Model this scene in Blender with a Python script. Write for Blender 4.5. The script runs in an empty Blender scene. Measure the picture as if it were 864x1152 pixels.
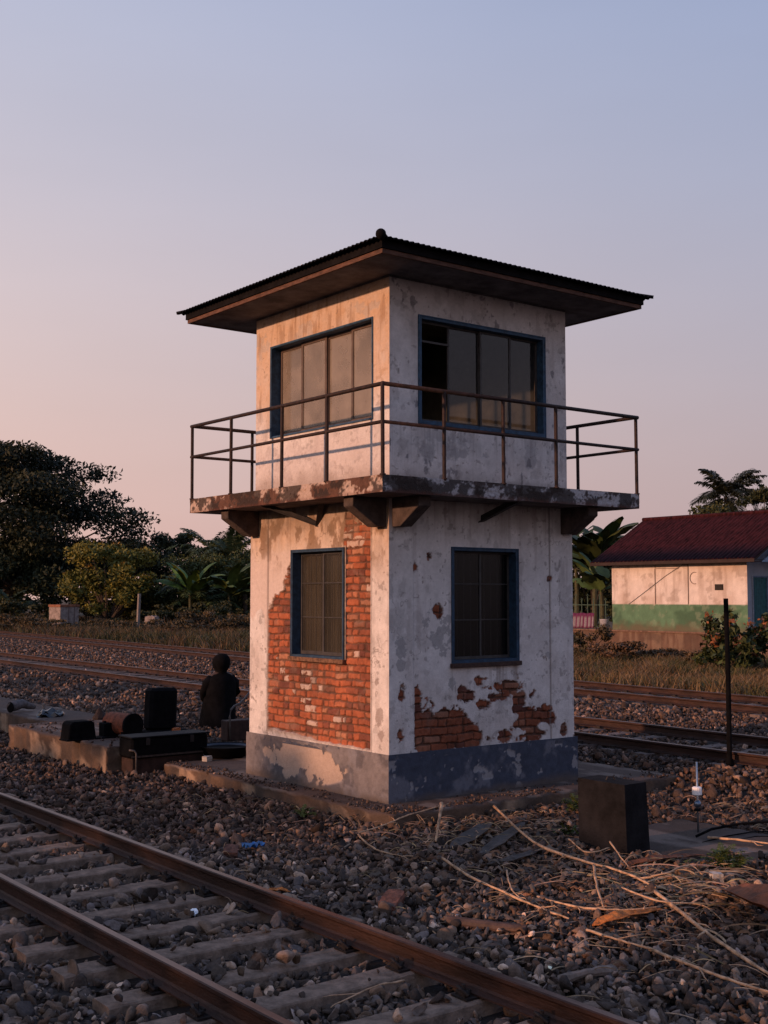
import bpy, bmesh, math, random
import numpy as np
from mathutils import Vector, Matrix, Euler

# ------------------------------------------------------------------ frame
# world axes follow the tower: X runs along its shaded wall, Y along its sunlit wall, origin at its near corner
A = math.radians(37.7)
CX, CY = 0.06, 14.0
CAMH = 2.49
def w2s(X, Y):                       # plan position seen from the camera (right, forward) -> site axes
    X -= CX; Y -= CY
    return (X*math.cos(A)+Y*math.sin(A), -X*math.sin(A)+Y*math.cos(A))
CAM = w2s(0, 0)
scene = bpy.context.scene
col = scene.collection
rnd = random.Random(7)
rng = np.random.default_rng(11)

# ------------------------------------------------------------------ noise
def _h(ix, iy, seed):
    n = (ix.astype(np.int64)*374761393 + iy.astype(np.int64)*668265263 + seed*1442695041) & 0xffffffff
    n = ((n ^ (n >> 13))*1274126177) & 0xffffffff
    n = n ^ (n >> 16)
    return (n & 0xffffff)/float(0xffffff)
def vn(x, y, seed=0):
    x = np.asarray(x, float); y = np.asarray(y, float)
    ix = np.floor(x); iy = np.floor(y); fx = x-ix; fy = y-iy
    fx = fx*fx*(3-2*fx); fy = fy*fy*(3-2*fy)
    a = _h(ix, iy, seed); b = _h(ix+1, iy, seed); c = _h(ix, iy+1, seed); d = _h(ix+1, iy+1, seed)
    return a+(b-a)*fx+(c-a)*fy+(a-b-c+d)*fx*fy
def fbm(x, y, seed=0, o=4):
    s = 0; t = 0; w = 1.0
    for k in range(o):
        s = s+w*vn(x*2**k, y*2**k, seed+17*k); t += w; w *= .55
    return s/t
def sst(a, b, x):
    t = np.clip((x-a)/(b-a), 0, 1); return t*t*(3-2*t)
def mixc(c1, c2, m):
    return c1*(1-m[..., None])+np.asarray(c2)*m[..., None]

# ------------------------------------------------------------------ materials
MATS = {}
def mat(name, color=(.5, .5, .5), rough=.8, nscale=6, var=.25, bump=.0, bscale=40, attr=False, metal=0., c2=None, spec=.3, stretch=(1, 1, 1)):
    if name in MATS: return MATS[name]
    m = bpy.data.materials.new(name); m.use_nodes = True
    nt = m.node_tree; N = nt.nodes; L = nt.links
    b = N['Principled BSDF']; b.inputs['Roughness'].default_value = rough; b.inputs['Metallic'].default_value = metal
    b.inputs['Specular IOR Level'].default_value = spec
    tc = N.new('ShaderNodeTexCoord'); mp = N.new('ShaderNodeMapping'); L.new(tc.outputs['Object'], mp.inputs[0])
    mp.inputs['Scale'].default_value = stretch
    n = N.new('ShaderNodeTexNoise'); n.inputs['Scale'].default_value = nscale; n.inputs['Detail'].default_value = 7
    n.inputs['Roughness'].default_value = .65
    L.new(mp.outputs[0], n.inputs['Vector'])
    if attr:
        at = N.new('ShaderNodeAttribute'); at.attribute_name = 'Col'
        mr = N.new('ShaderNodeMapRange'); L.new(n.outputs['Fac'], mr.inputs[0])
        mr.inputs[1].default_value = .3; mr.inputs[2].default_value = .7; mr.inputs[3].default_value = 1-var; mr.inputs[4].default_value = 1+var
        mx = N.new('ShaderNodeVectorMath'); mx.operation = 'SCALE'
        L.new(at.outputs['Color'], mx.inputs[0]); L.new(mr.outputs[0], mx.inputs['Scale'])
        L.new(mx.outputs[0], b.inputs['Base Color'])
    else:
        r = N.new('ShaderNodeValToRGB'); L.new(n.outputs['Fac'], r.inputs[0])
        c1 = [max(0, c*(1-var)) for c in color]; cc = [min(1, c*(1+var)) for c in color] if c2 is None else c2
        r.color_ramp.elements[0].position = .35; r.color_ramp.elements[1].position = .68
        r.color_ramp.elements[0].color = (*c1, 1); r.color_ramp.elements[1].color = (*cc, 1)
        L.new(r.outputs[0], b.inputs['Base Color'])
    if bump:
        n2 = N.new('ShaderNodeTexNoise'); n2.inputs['Scale'].default_value = bscale; n2.inputs['Detail'].default_value = 5
        L.new(mp.outputs[0], n2.inputs['Vector'])
        bp = N.new('ShaderNodeBump'); bp.inputs['Strength'].default_value = bump; bp.inputs['Distance'].default_value = .02
        L.new(n2.outputs['Fac'], bp.inputs['Height']); L.new(bp.outputs[0], b.inputs['Normal'])
    MATS[name] = m
    return m
def glass(name, tint, transp, dust, dustcol, rough=.08):
    m = bpy.data.materials.new(name); m.use_nodes = True
    nt = m.node_tree; N = nt.nodes; L = nt.links; N.remove(N['Principled BSDF']); out = N['Material Output']
    tr = N.new('ShaderNodeBsdfTransparent'); tr.inputs[0].default_value = (*tint, 1)
    df = N.new('ShaderNodeBsdfDiffuse'); df.inputs[0].default_value = (*dustcol, 1)
    gl = N.new('ShaderNodeBsdfGlossy'); gl.inputs['Roughness'].default_value = rough; gl.inputs[0].default_value = (*((.45,)*3 if 'dark' in name else (.8,)*3), 1)
    tc = N.new('ShaderNodeTexCoord'); n = N.new('ShaderNodeTexNoise'); n.inputs['Scale'].default_value = 3.; n.inputs['Detail'].default_value = 6
    L.new(tc.outputs['Object'], n.inputs['Vector'])
    mr = N.new('ShaderNodeMapRange'); mr.inputs[1].default_value = .3; mr.inputs[2].default_value = .75
    mr.inputs[3].default_value = dust*.7; mr.inputs[4].default_value = min(1, dust*1.3); L.new(n.outputs['Fac'], mr.inputs[0])
    m1 = N.new('ShaderNodeMixShader'); L.new(mr.outputs[0], m1.inputs[0]); L.new(tr.outputs[0], m1.inputs[1]); L.new(df.outputs[0], m1.inputs[2])
    lw = N.new('ShaderNodeLayerWeight'); lw.inputs[0].default_value = .5
    pw = N.new('ShaderNodeMath'); pw.operation = 'POWER'; pw.inputs[1].default_value = 4.; L.new(lw.outputs['Facing'], pw.inputs[0])
    fr = N.new('ShaderNodeMath'); fr.operation = 'MULTIPLY_ADD'; fr.inputs[1].default_value = .75; fr.inputs[2].default_value = .05; L.new(pw.outputs[0], fr.inputs[0])
    m2 = N.new('ShaderNodeMixShader'); L.new(fr.outputs[0], m2.inputs[0]); L.new(m1.outputs[0], m2.inputs[1]); L.new(gl.outputs[0], m2.inputs[2])
    L.new(m2.outputs[0], out.inputs[0])
    MATS[name] = m
    return m

M_wall = mat('painted_plaster', attr=True, rough=.9, nscale=22, var=.10, bump=.35, bscale=55)
M_conc = mat('weathered_concrete', attr=True, rough=.92, nscale=30, var=.18, bump=.5, bscale=60)
M_blue = mat('blue_paint', (.024, .062, .115), .55, 14, .45, .15, 60)
M_bluedk = mat('dark_blue_paint', (.018, .045, .085), .6, 14, .4)
M_alu = mat('tan_aluminium', (.10, .07, .055), .5, 10, .25, metal=.2)
M_darkfr = mat('dark_window_metal', (.045, .042, .042), .55, 10, .3)
M_rail = mat('rusty_brown_pipe', (.024, .012, .010), .7, 18, .6, .3, 80)
M_roof = mat('dark_corrugated_sheet', (.009, .008, .009), .85, 8, .4, spec=.06)
M_fascia = mat('brown_fascia_board', (.10, .048, .032), .8, 9, .45, .2, 30, stretch=(1, 1, 4))
M_soffit = mat('stained_soffit', (.130, .120, .122), .9, 3.5, .45, .2, 30)
M_steel = mat('dark_steel', (.022, .018, .018), .7, 12, .4)
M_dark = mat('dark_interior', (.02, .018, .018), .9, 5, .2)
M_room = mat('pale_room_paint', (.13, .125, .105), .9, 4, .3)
M_black = mat('matte_black', (.005, .005, .006), .85, 8, .5, spec=.05)
M_blackfab = mat('black_cloth', (.005, .005, .006), .95, 8, .4, spec=.05)
M_rust = mat('rusted_rail_steel', (.040, .019, .014), .62, 9, .5, .35, 70, metal=.25, stretch=(1, .25, 1))
M_railtop = mat('worn_rail_head', (.15, .095, .08), .38, 7, .35, .08, 60, metal=.75, stretch=(1, .2, 1))
M_clip = mat('rusted_clip', (.02, .014, .012), .8, 20, .5, .4, 60)
M_sleeper = mat('concrete_sleeper', (.195, .135, .100), .92, 9, .45, .5, 50)
M_sleeperfar = mat('dusty_sleeper', (.14, .105, .09), .92, 7, .38, .5, 50)
M_stone = mat('ballast_stone', attr=True, rough=.8, nscale=30, var=.35, bump=.4, bscale=60, spec=.2)
M_leaf = mat('foliage', attr=True, rough=.6, nscale=3, var=.2, spec=.2)
M_bark = mat('bark', (.06, .045, .035), .95, 6, .4, .6, 25)
M_straw = mat('dry_straw', attr=True, rough=.8, nscale=25, var=.3, spec=.2)
M_curtain = mat('dusty_curtain', (.06, .048, .032), .95, 5, .35, stretch=(6, 6, .6))
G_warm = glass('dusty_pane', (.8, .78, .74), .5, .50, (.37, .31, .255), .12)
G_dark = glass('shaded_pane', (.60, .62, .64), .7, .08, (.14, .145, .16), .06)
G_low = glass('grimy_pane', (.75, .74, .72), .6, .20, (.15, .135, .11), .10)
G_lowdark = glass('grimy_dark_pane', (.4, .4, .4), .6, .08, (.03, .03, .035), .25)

# ------------------------------------------------------------------ objects
def tag(o, label=None, cat=None, group=None, kind=None):
    if label: o['label'] = label
    if cat: o['category'] = cat
    if group: o['group'] = group
    if kind: o['kind'] = kind
    return o
def thing(name, label, cat, loc=(0, 0, 0), rz=0., group=None):
    o = bpy.data.objects.new(name, None); col.objects.link(o)
    o.location = loc; o.rotation_euler = (0, 0, rz); o.empty_display_size = .2
    return tag(o, label, cat, group)
def obj(name, bm, m, parent=None, smooth=False, bevel=0):
    me = bpy.data.meshes.new(name)
    if bevel: bmesh.ops.bevel(bm, geom=[e for e in bm.edges if e.is_manifold and e.calc_face_angle(0) > .5], offset=bevel, segments=1, affect='EDGES')
    bm.to_mesh(me); bm.free()
    if smooth:
        for p in me.polygons: p.use_smooth = True
    me.materials.append(m)
    o = bpy.data.objects.new(name, me); col.objects.link(o)
    if parent: o.parent = parent
    return o
def npobj(name, V, F, m, parent=None, colr=None, smooth=False):
    """V (n,3), F (k,3|4) arrays -> mesh object; colr per-vertex (n,3)"""
    me = bpy.data.meshes.new(name)
    V = np.ascontiguousarray(V, np.float32); F = np.ascontiguousarray(F, np.int32)
    k, w = F.shape
    me.vertices.add(len(V)); me.vertices.foreach_set('co', V.ravel())
    me.loops.add(k*w); me.loops.foreach_set('vertex_index', F.ravel())
    me.polygons.add(k); me.polygons.foreach_set('loop_start', np.arange(0, k*w, w, dtype=np.int32))
    me.polygons.foreach_set('loop_total', np.full(k, w, np.int32))
    me.update(calc_edges=True)
    if smooth: me.polygons.foreach_set('use_smooth', np.ones(k, bool))
    if colr is not None:
        ca = me.color_attributes.new('Col', 'FLOAT_COLOR', 'POINT')
        cc = np.ones((len(V), 4), np.float32); cc[:, :3] = np.clip(colr, 0, 1); ca.data.foreach_set('color', cc.ravel())
    me.materials.append(m)
    o = bpy.data.objects.new(name, me); col.objects.link(o)
    if parent: o.parent = parent
    return o
def box(bm, x0, x1, y0, y1, z0, z1, M=None):
    r = bmesh.ops.create_cube(bm, size=1)
    T = Matrix.Translation(((x0+x1)/2, (y0+y1)/2, (z0+z1)/2)) @ Matrix.Diagonal((abs(x1-x0), abs(y1-y0), abs(z1-z0), 1))
    bmesh.ops.transform(bm, matrix=(M @ T) if M else T, verts=r['verts'])
    return r['verts']
def nb(): return bmesh.new()
def tube(bm, pts, r, seg=8, cap=True, flat=1.):
    """swept tube along pts; r number or list"""
    pts = [Vector(p) for p in pts]; n = len(pts); rs = r if hasattr(r, '__len__') else [r]*n
    rings = []; up = Vector((0, 0, 1))
    for i, p in enumerate(pts):
        t = (pts[min(i+1, n-1)]-pts[max(i-1, 0)]).normalized()
        a = up if abs(t.dot(up)) < .95 else Vector((1, 0, 0))
        u = t.cross(a).normalized(); v = u.cross(t).normalized()
        rings.append([bm.verts.new(p+(u*math.cos(2*math.pi*k/seg)+v*math.sin(2*math.pi*k/seg)*flat)*rs[i]) for k in range(seg)])
    for i in range(n-1):
        for k in range(seg):
            bm.faces.new((rings[i][k], rings[i][(k+1) % seg], rings[i+1][(k+1) % seg], rings[i+1][k]))
    if cap:
        bm.faces.new(rings[0][::-1]); bm.faces.new(rings[-1])
def prism(bm, prof, axis, a0, a1):
    """profile list of 2D pts extruded along axis ('x': pts are (y,z); 'y': (x,z); 'z': (x,y))"""
    def P(p, a):
        return {'x': (a, p[0], p[1]), 'y': (p[0], a, p[1]), 'z': (p[0], p[1], a)}[axis]
    r0 = [bm.verts.new(P(p, a0)) for p in prof]; r1 = [bm.verts.new(P(p, a1)) for p in prof]
    n = len(prof)
    for i in range(n): bm.faces.new((r0[i], r0[(i+1) % n], r1[(i+1) % n], r1[i]))
    bm.faces.new(r0[::-1]); bm.faces.new(r1)
    bmesh.ops.recalc_face_normals(bm, faces=bm.faces[:])

# ------------------------------------------------------------------ relief panels on the four faces of a square block
def fp(face, s, z, d, S=3.0):
    """s along the wall, z height, d outwards"""
    if face == 'L': return (-d, s, z)
    if face == 'R': return (s, -d, z)
    if face == 'B': return (s, S+d, z)
    return (S+d, s, z)
def fbox(bm, face, s0, s1, z0, z1, d0, d1, S=3.0):
    a = fp(face, s0, z0, d0, S); b = fp(face, s1, z1, d1, S)
    return box(bm, min(a[0], b[0]), max(a[0], b[0]), min(a[1], b[1]), max(a[1], b[1]), min(a[2], b[2]), max(a[2], b[2]))
def axis_pts(a0, a1, res, cuts=()):
    ks = [a0]+sorted(c for c in cuts if a0 < c < a1)+[a1]; out = [a0]
    for p, q in zip(ks[:-1], ks[1:]):
        n = max(1, int(math.ceil((q-p)/res))); out += list(np.linspace(p, q, n+1)[1:])
    return np.array(out)
def panel(name, parent, face, s0, s1, z0, z1, res, fn, hole=None, m=None, S=3.0):
    cs = (hole[0], hole[1]) if hole else (); cz = (hole[2], hole[3]) if hole else ()
    sa = axis_pts(s0, s1, res, cs); za = axis_pts(z0, z1, res, cz)
    Sg, Zg = np.meshgrid(sa, za)
    d, c = fn(Sg, Zg)
    # pull the rim in to depth 0 so neighbouring panels meet
    V = np.zeros(Sg.shape+(3,))
    if face == 'L': V[..., 0] = -d; V[..., 1] = Sg
    elif face == 'R': V[..., 0] = Sg; V[..., 1] = -d
    elif face == 'B': V[..., 0] = Sg; V[..., 1] = S+d
    else: V[..., 0] = S+d; V[..., 1] = Sg
    V[..., 2] = Zg
    nz, ns = Sg.shape
    i = np.arange(nz*ns).reshape(nz, ns)
    q = np.stack([i[:-1, :-1], i[:-1, 1:], i[1:, 1:], i[1:, :-1]], -1)
    if face in ('L', 'B'): q = q[..., ::-1]
    cx = (Sg[:-1, :-1]+Sg[1:, 1:])/2; cz_ = (Zg[:-1, :-1]+Zg[1:, 1:])/2
    keep = np.ones(cx.shape, bool)
    if hole: keep &= ~((cx > hole[0]) & (cx < hole[1]) & (cz_ > hole[2]) & (cz_ < hole[3]))
    return npobj(name, V.reshape(-1, 3), q[keep].reshape(-1, 4), m or M_wall, parent, c.reshape(-1, 3))

WHITE = np.array((.62, .585, .57))
def plaster(S, Z, seed, warm=0.):
    n = fbm(S*1.4, Z*1.4, seed, 5); n2 = fbm(S*7, Z*7, seed+5, 4); n3 = fbm(S*26, Z*26, seed+9, 3)
    c = np.ones(S.shape+(3,))*WHITE
    c = c*(.80+.34*n2)[..., None]
    c = mixc(c, (.42, .36, .33), sst(.50, .74, n)*.45)
    c = mixc(c, (.27, .24, .23), sst(.63, .70, fbm(S*5.3+4, Z*3.1, seed+50, 6))*.32)
    c = mixc(c, (.16, .14, .13), sst(.68, .73, fbm(S*13, Z*13, seed+60, 5))*.5)
    streak = fbm(S*11, Z*.9, seed+3, 5)
    c = mixc(c, (.34, .29, .27), sst(.58, .8, streak)*.35)
    c = mixc(c, (.48, .30, .17), np.clip(warm, 0, 1)*(.55+.6*(n2-.3)) if np.ndim(warm) else np.full(S.shape, warm))
    pits = sst(.70, .78, n3*.6+n2*.4)
    c = mixc(c, (.20, .16, .14), pits*.75)
    cr = np.abs(fbm(S*2.6, Z*2.6, seed+21, 4)-.5)
    crack = (1-sst(.0, .006, cr))*sst(.5, .6, fbm(S*.9, Z*.9, seed+30, 2))
    c = mixc(c, (.12, .09, .08), crack*.7)
    # flaked layers : islands where the top coat is gone
    fl = fbm(S*4.2, Z*4.2, seed+40, 5)
    m = sst(.70, .71, fl)
    c = mixc(c, (.36, .33, .32), m*.5)
    d = -.002*m-.004*pits+.003*n2
    return d, c
def bricks(S, Z, seed, bw=.25, bh=.088, offs=0., white=None):
    wob = .022*(vn(S*4, Z*4, seed)-.5)+.010*(vn(S*13, Z*13, seed+31)-.5)
    Zz = Z+wob+.01*(vn(S*1.5, Z*.5, seed+1)-.5)
    row = np.floor(Zz/bh); fz = Zz/bh-row
    Ss = S+.012*(vn(S*6, Z*6, seed+2)-.5)+offs
    sh = _h(row, row*0, seed+3)*.16+.5*(row % 2)
    # split about half of the bricks to headers for an irregular bond
    u = Ss/bw+sh; cell = np.floor(u); fu = u-cell
    half = _h(cell, row, seed+4) > .62
    cell2 = np.where(half, cell*2+np.floor(fu*2), cell*2); fu2 = np.where(half, fu*2-np.floor(fu*2), fu)
    bwid = np.where(half, bw/2, bw)
    ed = np.minimum(np.minimum(fu2, 1-fu2)*bwid, np.minimum(fz, 1-fz)*bh)
    r1 = _h(cell2, row, seed+6); r2 = _h(cell2, row, seed+7); r3 = _h(cell2, row, seed+8)
    n = fbm(S*24, Z*24, seed+9, 3)
    inn = sst(.003, .013, ed+.016*(n-.5)-.006*(r3>.6))
    d = -.032+.020*inn+.020*(r1-.5)*inn+.010*(n-.5)
    b1 = np.array((.31, .092, .042)); b2 = np.array((.13, .046, .032)); b3 = np.array((.36, .17, .10))
    c = np.ones(S.shape+(3,))*b1
    c = mixc(c, b2, sst(.45, 1, r2)); c = mixc(c, b3, sst(.72, 1, r3)*.8)
    c = c*(.72+.6*n)[..., None]
    c = mixc(c, (.09, .05, .035), (1-inn)*.85)
    big = fbm(S*2.2, Z*2.2, seed+12, 3)
    c = c*(.72+.62*big)[..., None]; c = mixc(c, (.30, .20, .15), sst(.60, .75, fbm(S*5, Z*5, seed+44, 5))*.3)
    if white is not None:
        w = (_h(cell2, row, seed+14) < white)*inn*sst(.25, .45, n)
        c = mixc(c, (.50, .40, .34), w*.85); d = d+.004*w
    return d, c

def lower_left(S, Z):
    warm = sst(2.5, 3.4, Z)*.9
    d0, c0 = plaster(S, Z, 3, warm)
    white = np.zeros(S.shape)
    white = np.maximum(white, .75*np.exp(-((S-.62)/.3)**2-((Z-3.15)/.16)**2))
    white = np.maximum(white, .24*np.exp(-((S-1.55)/.5)**2-((Z-1.45)/.3)**2))
    d1, c1 = bricks(S, Z, 5, white=white+.015)
    zm = np.interp(S, [.30, .5, .62, .86, .91, .98, 1.9, 2.03, 2.1, 2.2, 2.33, 2.45, 2.58, 2.62], [3.33, 3.44, 3.5, 3.48, 3.1, 1.9, 1.9, 2.9, 2.86, 2.74, 2.56, 2.46, 2.28, 2.0])
    n = fbm(S*5, Z*5, 77, 5)-.5; nf = fbm(S*22, Z*22, 78, 3)-.5
    k = zm-Z+.42*n+.14*nf
    k = np.where((S > .9) & (S < 2.02) & (Z > 1.7), -1, k)
    zb = .73+.05*sst(.9, 2.4, S)
    k = np.minimum(k, Z-zb+.1*n)
    k = np.minimum(k, (S-.345)*3+.02*nf); k = np.minimum(k, (2.575-S)*3+.05*nf)
    # islands of plaster left on the brick
    c0 = mixc(c0, (.55, .46, .42), sst(.0, .06, .42-np.abs(Z-2.62)+.5*n)*sst(2.0, 2.1, S)*.85)
    c0 = mixc(c0, (.17, .10, .055), sst(.50, .62, fbm(S*7, Z*4.5, 93, 6))*sst(2.7, 3.2, Z)*.75)
    isl = .13-np.hypot((S-.62)/1.4, (Z-3.12)/.8)+.22*n
    m = sst(-.006, .006, k)
    m2 = sst(0, .02, isl)*.0
    m = m*(1-m2)
    d = (d0+.012*np.exp(-(k/.04)**2))*(1-m)+d1*m; c = c0*(1-m[..., None])+c1*m[..., None]
    # dirty broken plaster edge
    e = np.exp(-(k/.03)**2)*(1-m); c = mixc(c, (.24, .15, .11), e*.6)
    # pilasters stand proud
    pil = np.maximum(1-sst(.30, .315, S), sst(2.59, 2.60, S))
    d = d+.016*pil
    groove = np.exp(-((S-.322)/.010)**2)+np.exp(-((S-2.586)/.010)**2)
    c = mixc(c, (.10, .07, .06), np.clip(groove, 0, 1)*.6)
    # grey repair patches on the corner pilaster
    g = 0
    for (a, b, ra, rb) in ((.16, 1.12, .06, .10), (.12, .86, .05, .08), (.22, 1.5, .04, .04)):
        g = np.maximum(g, sst(0, .04, 1-np.hypot((S-a)/ra, (Z-b)/rb)+3.2*n+1.5*nf))
    c = mixc(c, (.25, .20, .18), g*.7)
    runs = sst(.45, .75, fbm(S*16, Z*.6, 98, 4))
    c = mixc(c, (.22, .14, .10), runs*sst(2.9, 3.5, Z)*.5)
    c = mixc(c, (.10, .06, .045), runs*sst(.85, .95, S)*sst(2.1, 2.0, S)*sst(1.72, 1.68, Z)*sst(1.0, 1.68, Z)*.6)
    # wall colour darkens towards the balcony
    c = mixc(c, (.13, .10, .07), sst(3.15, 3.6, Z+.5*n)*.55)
    return d, c
RB = [  # bare patches on the shaded wall : centre s, z, half sizes
    (.52, .98, .17, .33), (.42, 1.2, .09, .26), (.86, .90, .36, .26), (1.12, .86, .26, .16), (1.30, .82, .12, .16), (.95, 1.1, .2, .09),
    (1.18, 1.30, .12, .075), (1.10, 1.36, .06, .05), (1.43, 1.48, .075, .05), (1.78, 1.39, .26, .06), (1.68, 1.27, .13, .04), (1.95, 1.36, .1, .055), (1.44, 1.19, .09, .06),
    (2.07, 1.22, .10, .10), (2.05, 1.1, .08, .06), (2.29, 1.28, .06, .055), (2.33, .93, .30, .19), (2.05, .90, .13, .10), (2.50, .99, .1, .16), (2.2, .77, .18, .08),
    (1.54, .75, .10, .06), (1.74, .78, .12, .06), (.74, 2.31, .042, .065), (.20, 1.47, .035, .035), (.17, 1.37, .02, .03), (.14, .92, .05, .07), (2.03, 1.50, .03, .03),
    (2.82, .8, .05, .05), (.6, 3.0, .02, .03), (.38, 2.85, .015, .03), (2.6, 2.72, .015, .015)]
def lower_right(S, Z):
    d0, c0 = plaster(S, Z, 31, 0)
    d1, c1 = bricks(S, Z, 35, .26, .096)
    c1 = c1*np.array((.62, .62, .66))
    n = fbm(S*6, Z*6, 90, 5)-.5; nf = fbm(S*26, Z*26, 91, 3)-.5
    k = np.full(S.shape, -9.)
    for (a, b, ra, rb) in RB:
        k = np.maximum(k, (1-np.hypot((S-a)/ra, (Z-b)/rb))*min(ra, rb))
    k = k+.24*n*sst(-.12, .05, k)+.085*nf*sst(-.08, .0, k)+.008
    k = np.minimum(k, np.where(Z < 1.6, (S-.375)*2+9*(S < .3), 9)+.01*nf)
    isl = .10-np.hypot(S-2.46, (Z-.86)/.5); k = np.minimum(k, -isl+.09*n)
    m = sst(-.004, .004, k)
    # grey skim patches
    gp = 0
    for (a, b, ra, rb) in ((.74, 2.02, .17, .15), (.15, 1.91, .11, .10), (.56, 2.17, .07, .05), (.86, 2.22, .09, .05), (.15, 1.72, .07, .05), (.95, 1.45, .05, .06), (.9, 2.12, .05, .1), (2.55, 1.75, .08, .05)):
        gp = np.maximum(gp, sst(0, .05, 1-np.hypot((S-a)/ra, (Z-b)/rb)+3.4*n+1.6*nf))
    c0 = mixc(c0, (.28, .27, .27), gp*.75)
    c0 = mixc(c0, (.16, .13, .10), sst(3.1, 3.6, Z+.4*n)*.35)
    runs = sst(.45, .75, fbm(S*16, Z*.6, 97, 4))
    c0 = mixc(c0, (.24, .20, .18), runs*sst(.9, 1.0, S)*sst(2.1, 2.0, S)*sst(1.70, 1.66, Z)*sst(.9, 1.66, Z)*.75)
    c0 = mixc(c0, (.20, .16, .14), runs*sst(3.0, 3.6, Z)*.4)
    # damp rising grime
    c0 = mixc(c0, (.30, .27, .26), sst(1.5, .6, Z+1.2*n)*.2)
    d = d0*(1-m)+d1*m; c = c0*(1-m[..., None])+c1*m[..., None]
    e = np.exp(-(k/.012)**2)*(1-m); c = mixc(c, (.20, .13, .11), e*.6)
    pil = np.maximum(1-sst(.345, .355, S), sst(2.60, 2.61, S))
    d = d+.014*pil
    c = mixc(c, (.14, .12, .12), np.clip(np.exp(-((S-2.60)/.008)**2)*.8+np.exp(-((S-.355)/.006)**2)*.25, 0, 1))
    return d, c
def upper_left(S, Z):
    n = fbm(S*3, Z*3, 61, 4)-.5
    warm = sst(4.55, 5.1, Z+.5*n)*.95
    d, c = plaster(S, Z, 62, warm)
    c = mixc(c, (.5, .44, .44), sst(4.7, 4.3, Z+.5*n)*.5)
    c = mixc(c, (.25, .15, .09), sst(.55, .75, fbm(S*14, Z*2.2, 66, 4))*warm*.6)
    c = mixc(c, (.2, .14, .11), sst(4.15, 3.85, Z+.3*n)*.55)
    d = d-.012*np.exp(-((S-.30)/.006)**2)*0
    return d, c
def upper_right(S, Z):
    d, c = plaster(S, Z, 81, 0)
    n = fbm(S*3.2, Z*3.2, 83, 5); 
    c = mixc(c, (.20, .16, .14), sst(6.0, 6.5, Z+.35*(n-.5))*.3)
    runs = sst(.45, .75, fbm(S*16, Z*.6, 96, 4)); c = mixc(c, (.24, .21, .2), runs*sst(4.58, 4.5, Z)*sst(3.9, 4.5, Z)*.6)
    lay = sst(.60, .63, fbm(S*2.6, Z*2.6, 86, 6))*sst(4.8, 4.2, Z)
    c = mixc(c, (.27, .26, .27), lay*.55); d = d-.003*lay
    mk = sst(.72, .74, fbm(S*7, Z*5, 88, 4)); c = mixc(c, (.15, .14, .15), mk*.7)
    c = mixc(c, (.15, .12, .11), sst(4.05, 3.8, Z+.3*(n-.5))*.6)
    return d, c
def plain_wall(S, Z): return plaster(S, Z, 101, 0)
def plinth_col(seed, lit_peel):
    def f(S, Z):
        n = fbm(S*3.5, Z*3.5, seed, 5); n2 = fbm(S*16, Z*16, seed+2, 4)
        c = np.ones(S.shape+(3,))*np.array((.046, .055, .082) if not lit_peel else (.17, .155, .16)); c = c*(.7+.6*n2)[..., None]  # same paint: base colour lightened on the sunlit face, darkened on the others
        c = mixc(c, (.20, .20, .23), sst(.56, .7, n)*.5)
        m = np.zeros(S.shape)
        if lit_peel:
            b = np.clip(1-np.hypot((S-1.75)/1.05, (Z-.42)/.26), 0, 1)+.0
            m = sst(.60, .63, n*.75+.34*b+.30*n2)*sst(0, .1, b)
            c = mixc(c, (.46, .35, .28), m*.85); c = mixc(c, (.07, .065, .075), sst(.52, .62, fbm(S*4+9, Z*5, seed+12, 6))*(1-m)*.6)
        else:
            m = sst(.665, .675, fbm(S*6, Z*6, seed+8, 4)); c = mixc(c, (.3, .29, .3), m*.7)
        c = mixc(c, (.10, .075, .06), sst(.26, .14, Z+.15*(n-.5))*.75)
        ed = sst(.03, .0, np.abs(S-(-.05)))*sst(.45, .6, n2)
        return -.006*m+.006*(n2-.5)*1.5-.02*sst(.62, .72, n2)*ed, c
    return f
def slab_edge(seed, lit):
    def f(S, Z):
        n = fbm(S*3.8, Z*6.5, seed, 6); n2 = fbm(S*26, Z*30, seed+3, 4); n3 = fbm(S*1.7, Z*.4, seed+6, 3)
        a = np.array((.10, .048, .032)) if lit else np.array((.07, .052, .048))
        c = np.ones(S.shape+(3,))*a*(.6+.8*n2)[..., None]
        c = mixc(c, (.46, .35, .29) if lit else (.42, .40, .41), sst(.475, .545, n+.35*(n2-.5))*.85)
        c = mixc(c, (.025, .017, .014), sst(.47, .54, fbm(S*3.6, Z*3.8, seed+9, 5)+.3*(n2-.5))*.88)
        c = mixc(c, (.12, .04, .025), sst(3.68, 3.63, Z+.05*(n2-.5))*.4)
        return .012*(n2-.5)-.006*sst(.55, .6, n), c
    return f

# ------------------------------------------------------------------ the tower
tower = thing('signal_tower', 'two storey square whitewashed signal cabin with bare brick patches, balcony and flat-looking dark roof', 'building')
BZ = .15
W_LL = (.89, 2.03, 1.74, 3.08); W_RL = (.95, 2.04, 1.70, 3.08)
W_LU = (.34, 2.58, 4.60, 5.81); W_RU = (.46, 2.56, 4.55, 5.84)
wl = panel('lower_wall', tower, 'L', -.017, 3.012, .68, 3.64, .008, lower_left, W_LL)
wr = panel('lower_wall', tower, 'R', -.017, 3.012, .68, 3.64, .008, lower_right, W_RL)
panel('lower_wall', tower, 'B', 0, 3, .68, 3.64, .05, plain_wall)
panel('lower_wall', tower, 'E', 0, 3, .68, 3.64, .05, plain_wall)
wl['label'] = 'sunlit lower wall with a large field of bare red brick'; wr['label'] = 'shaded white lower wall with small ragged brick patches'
ul = panel('upper_wall', tower, 'L', .017, 2.96, 3.81, 6.36, .010, upper_left, W_LU)
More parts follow.
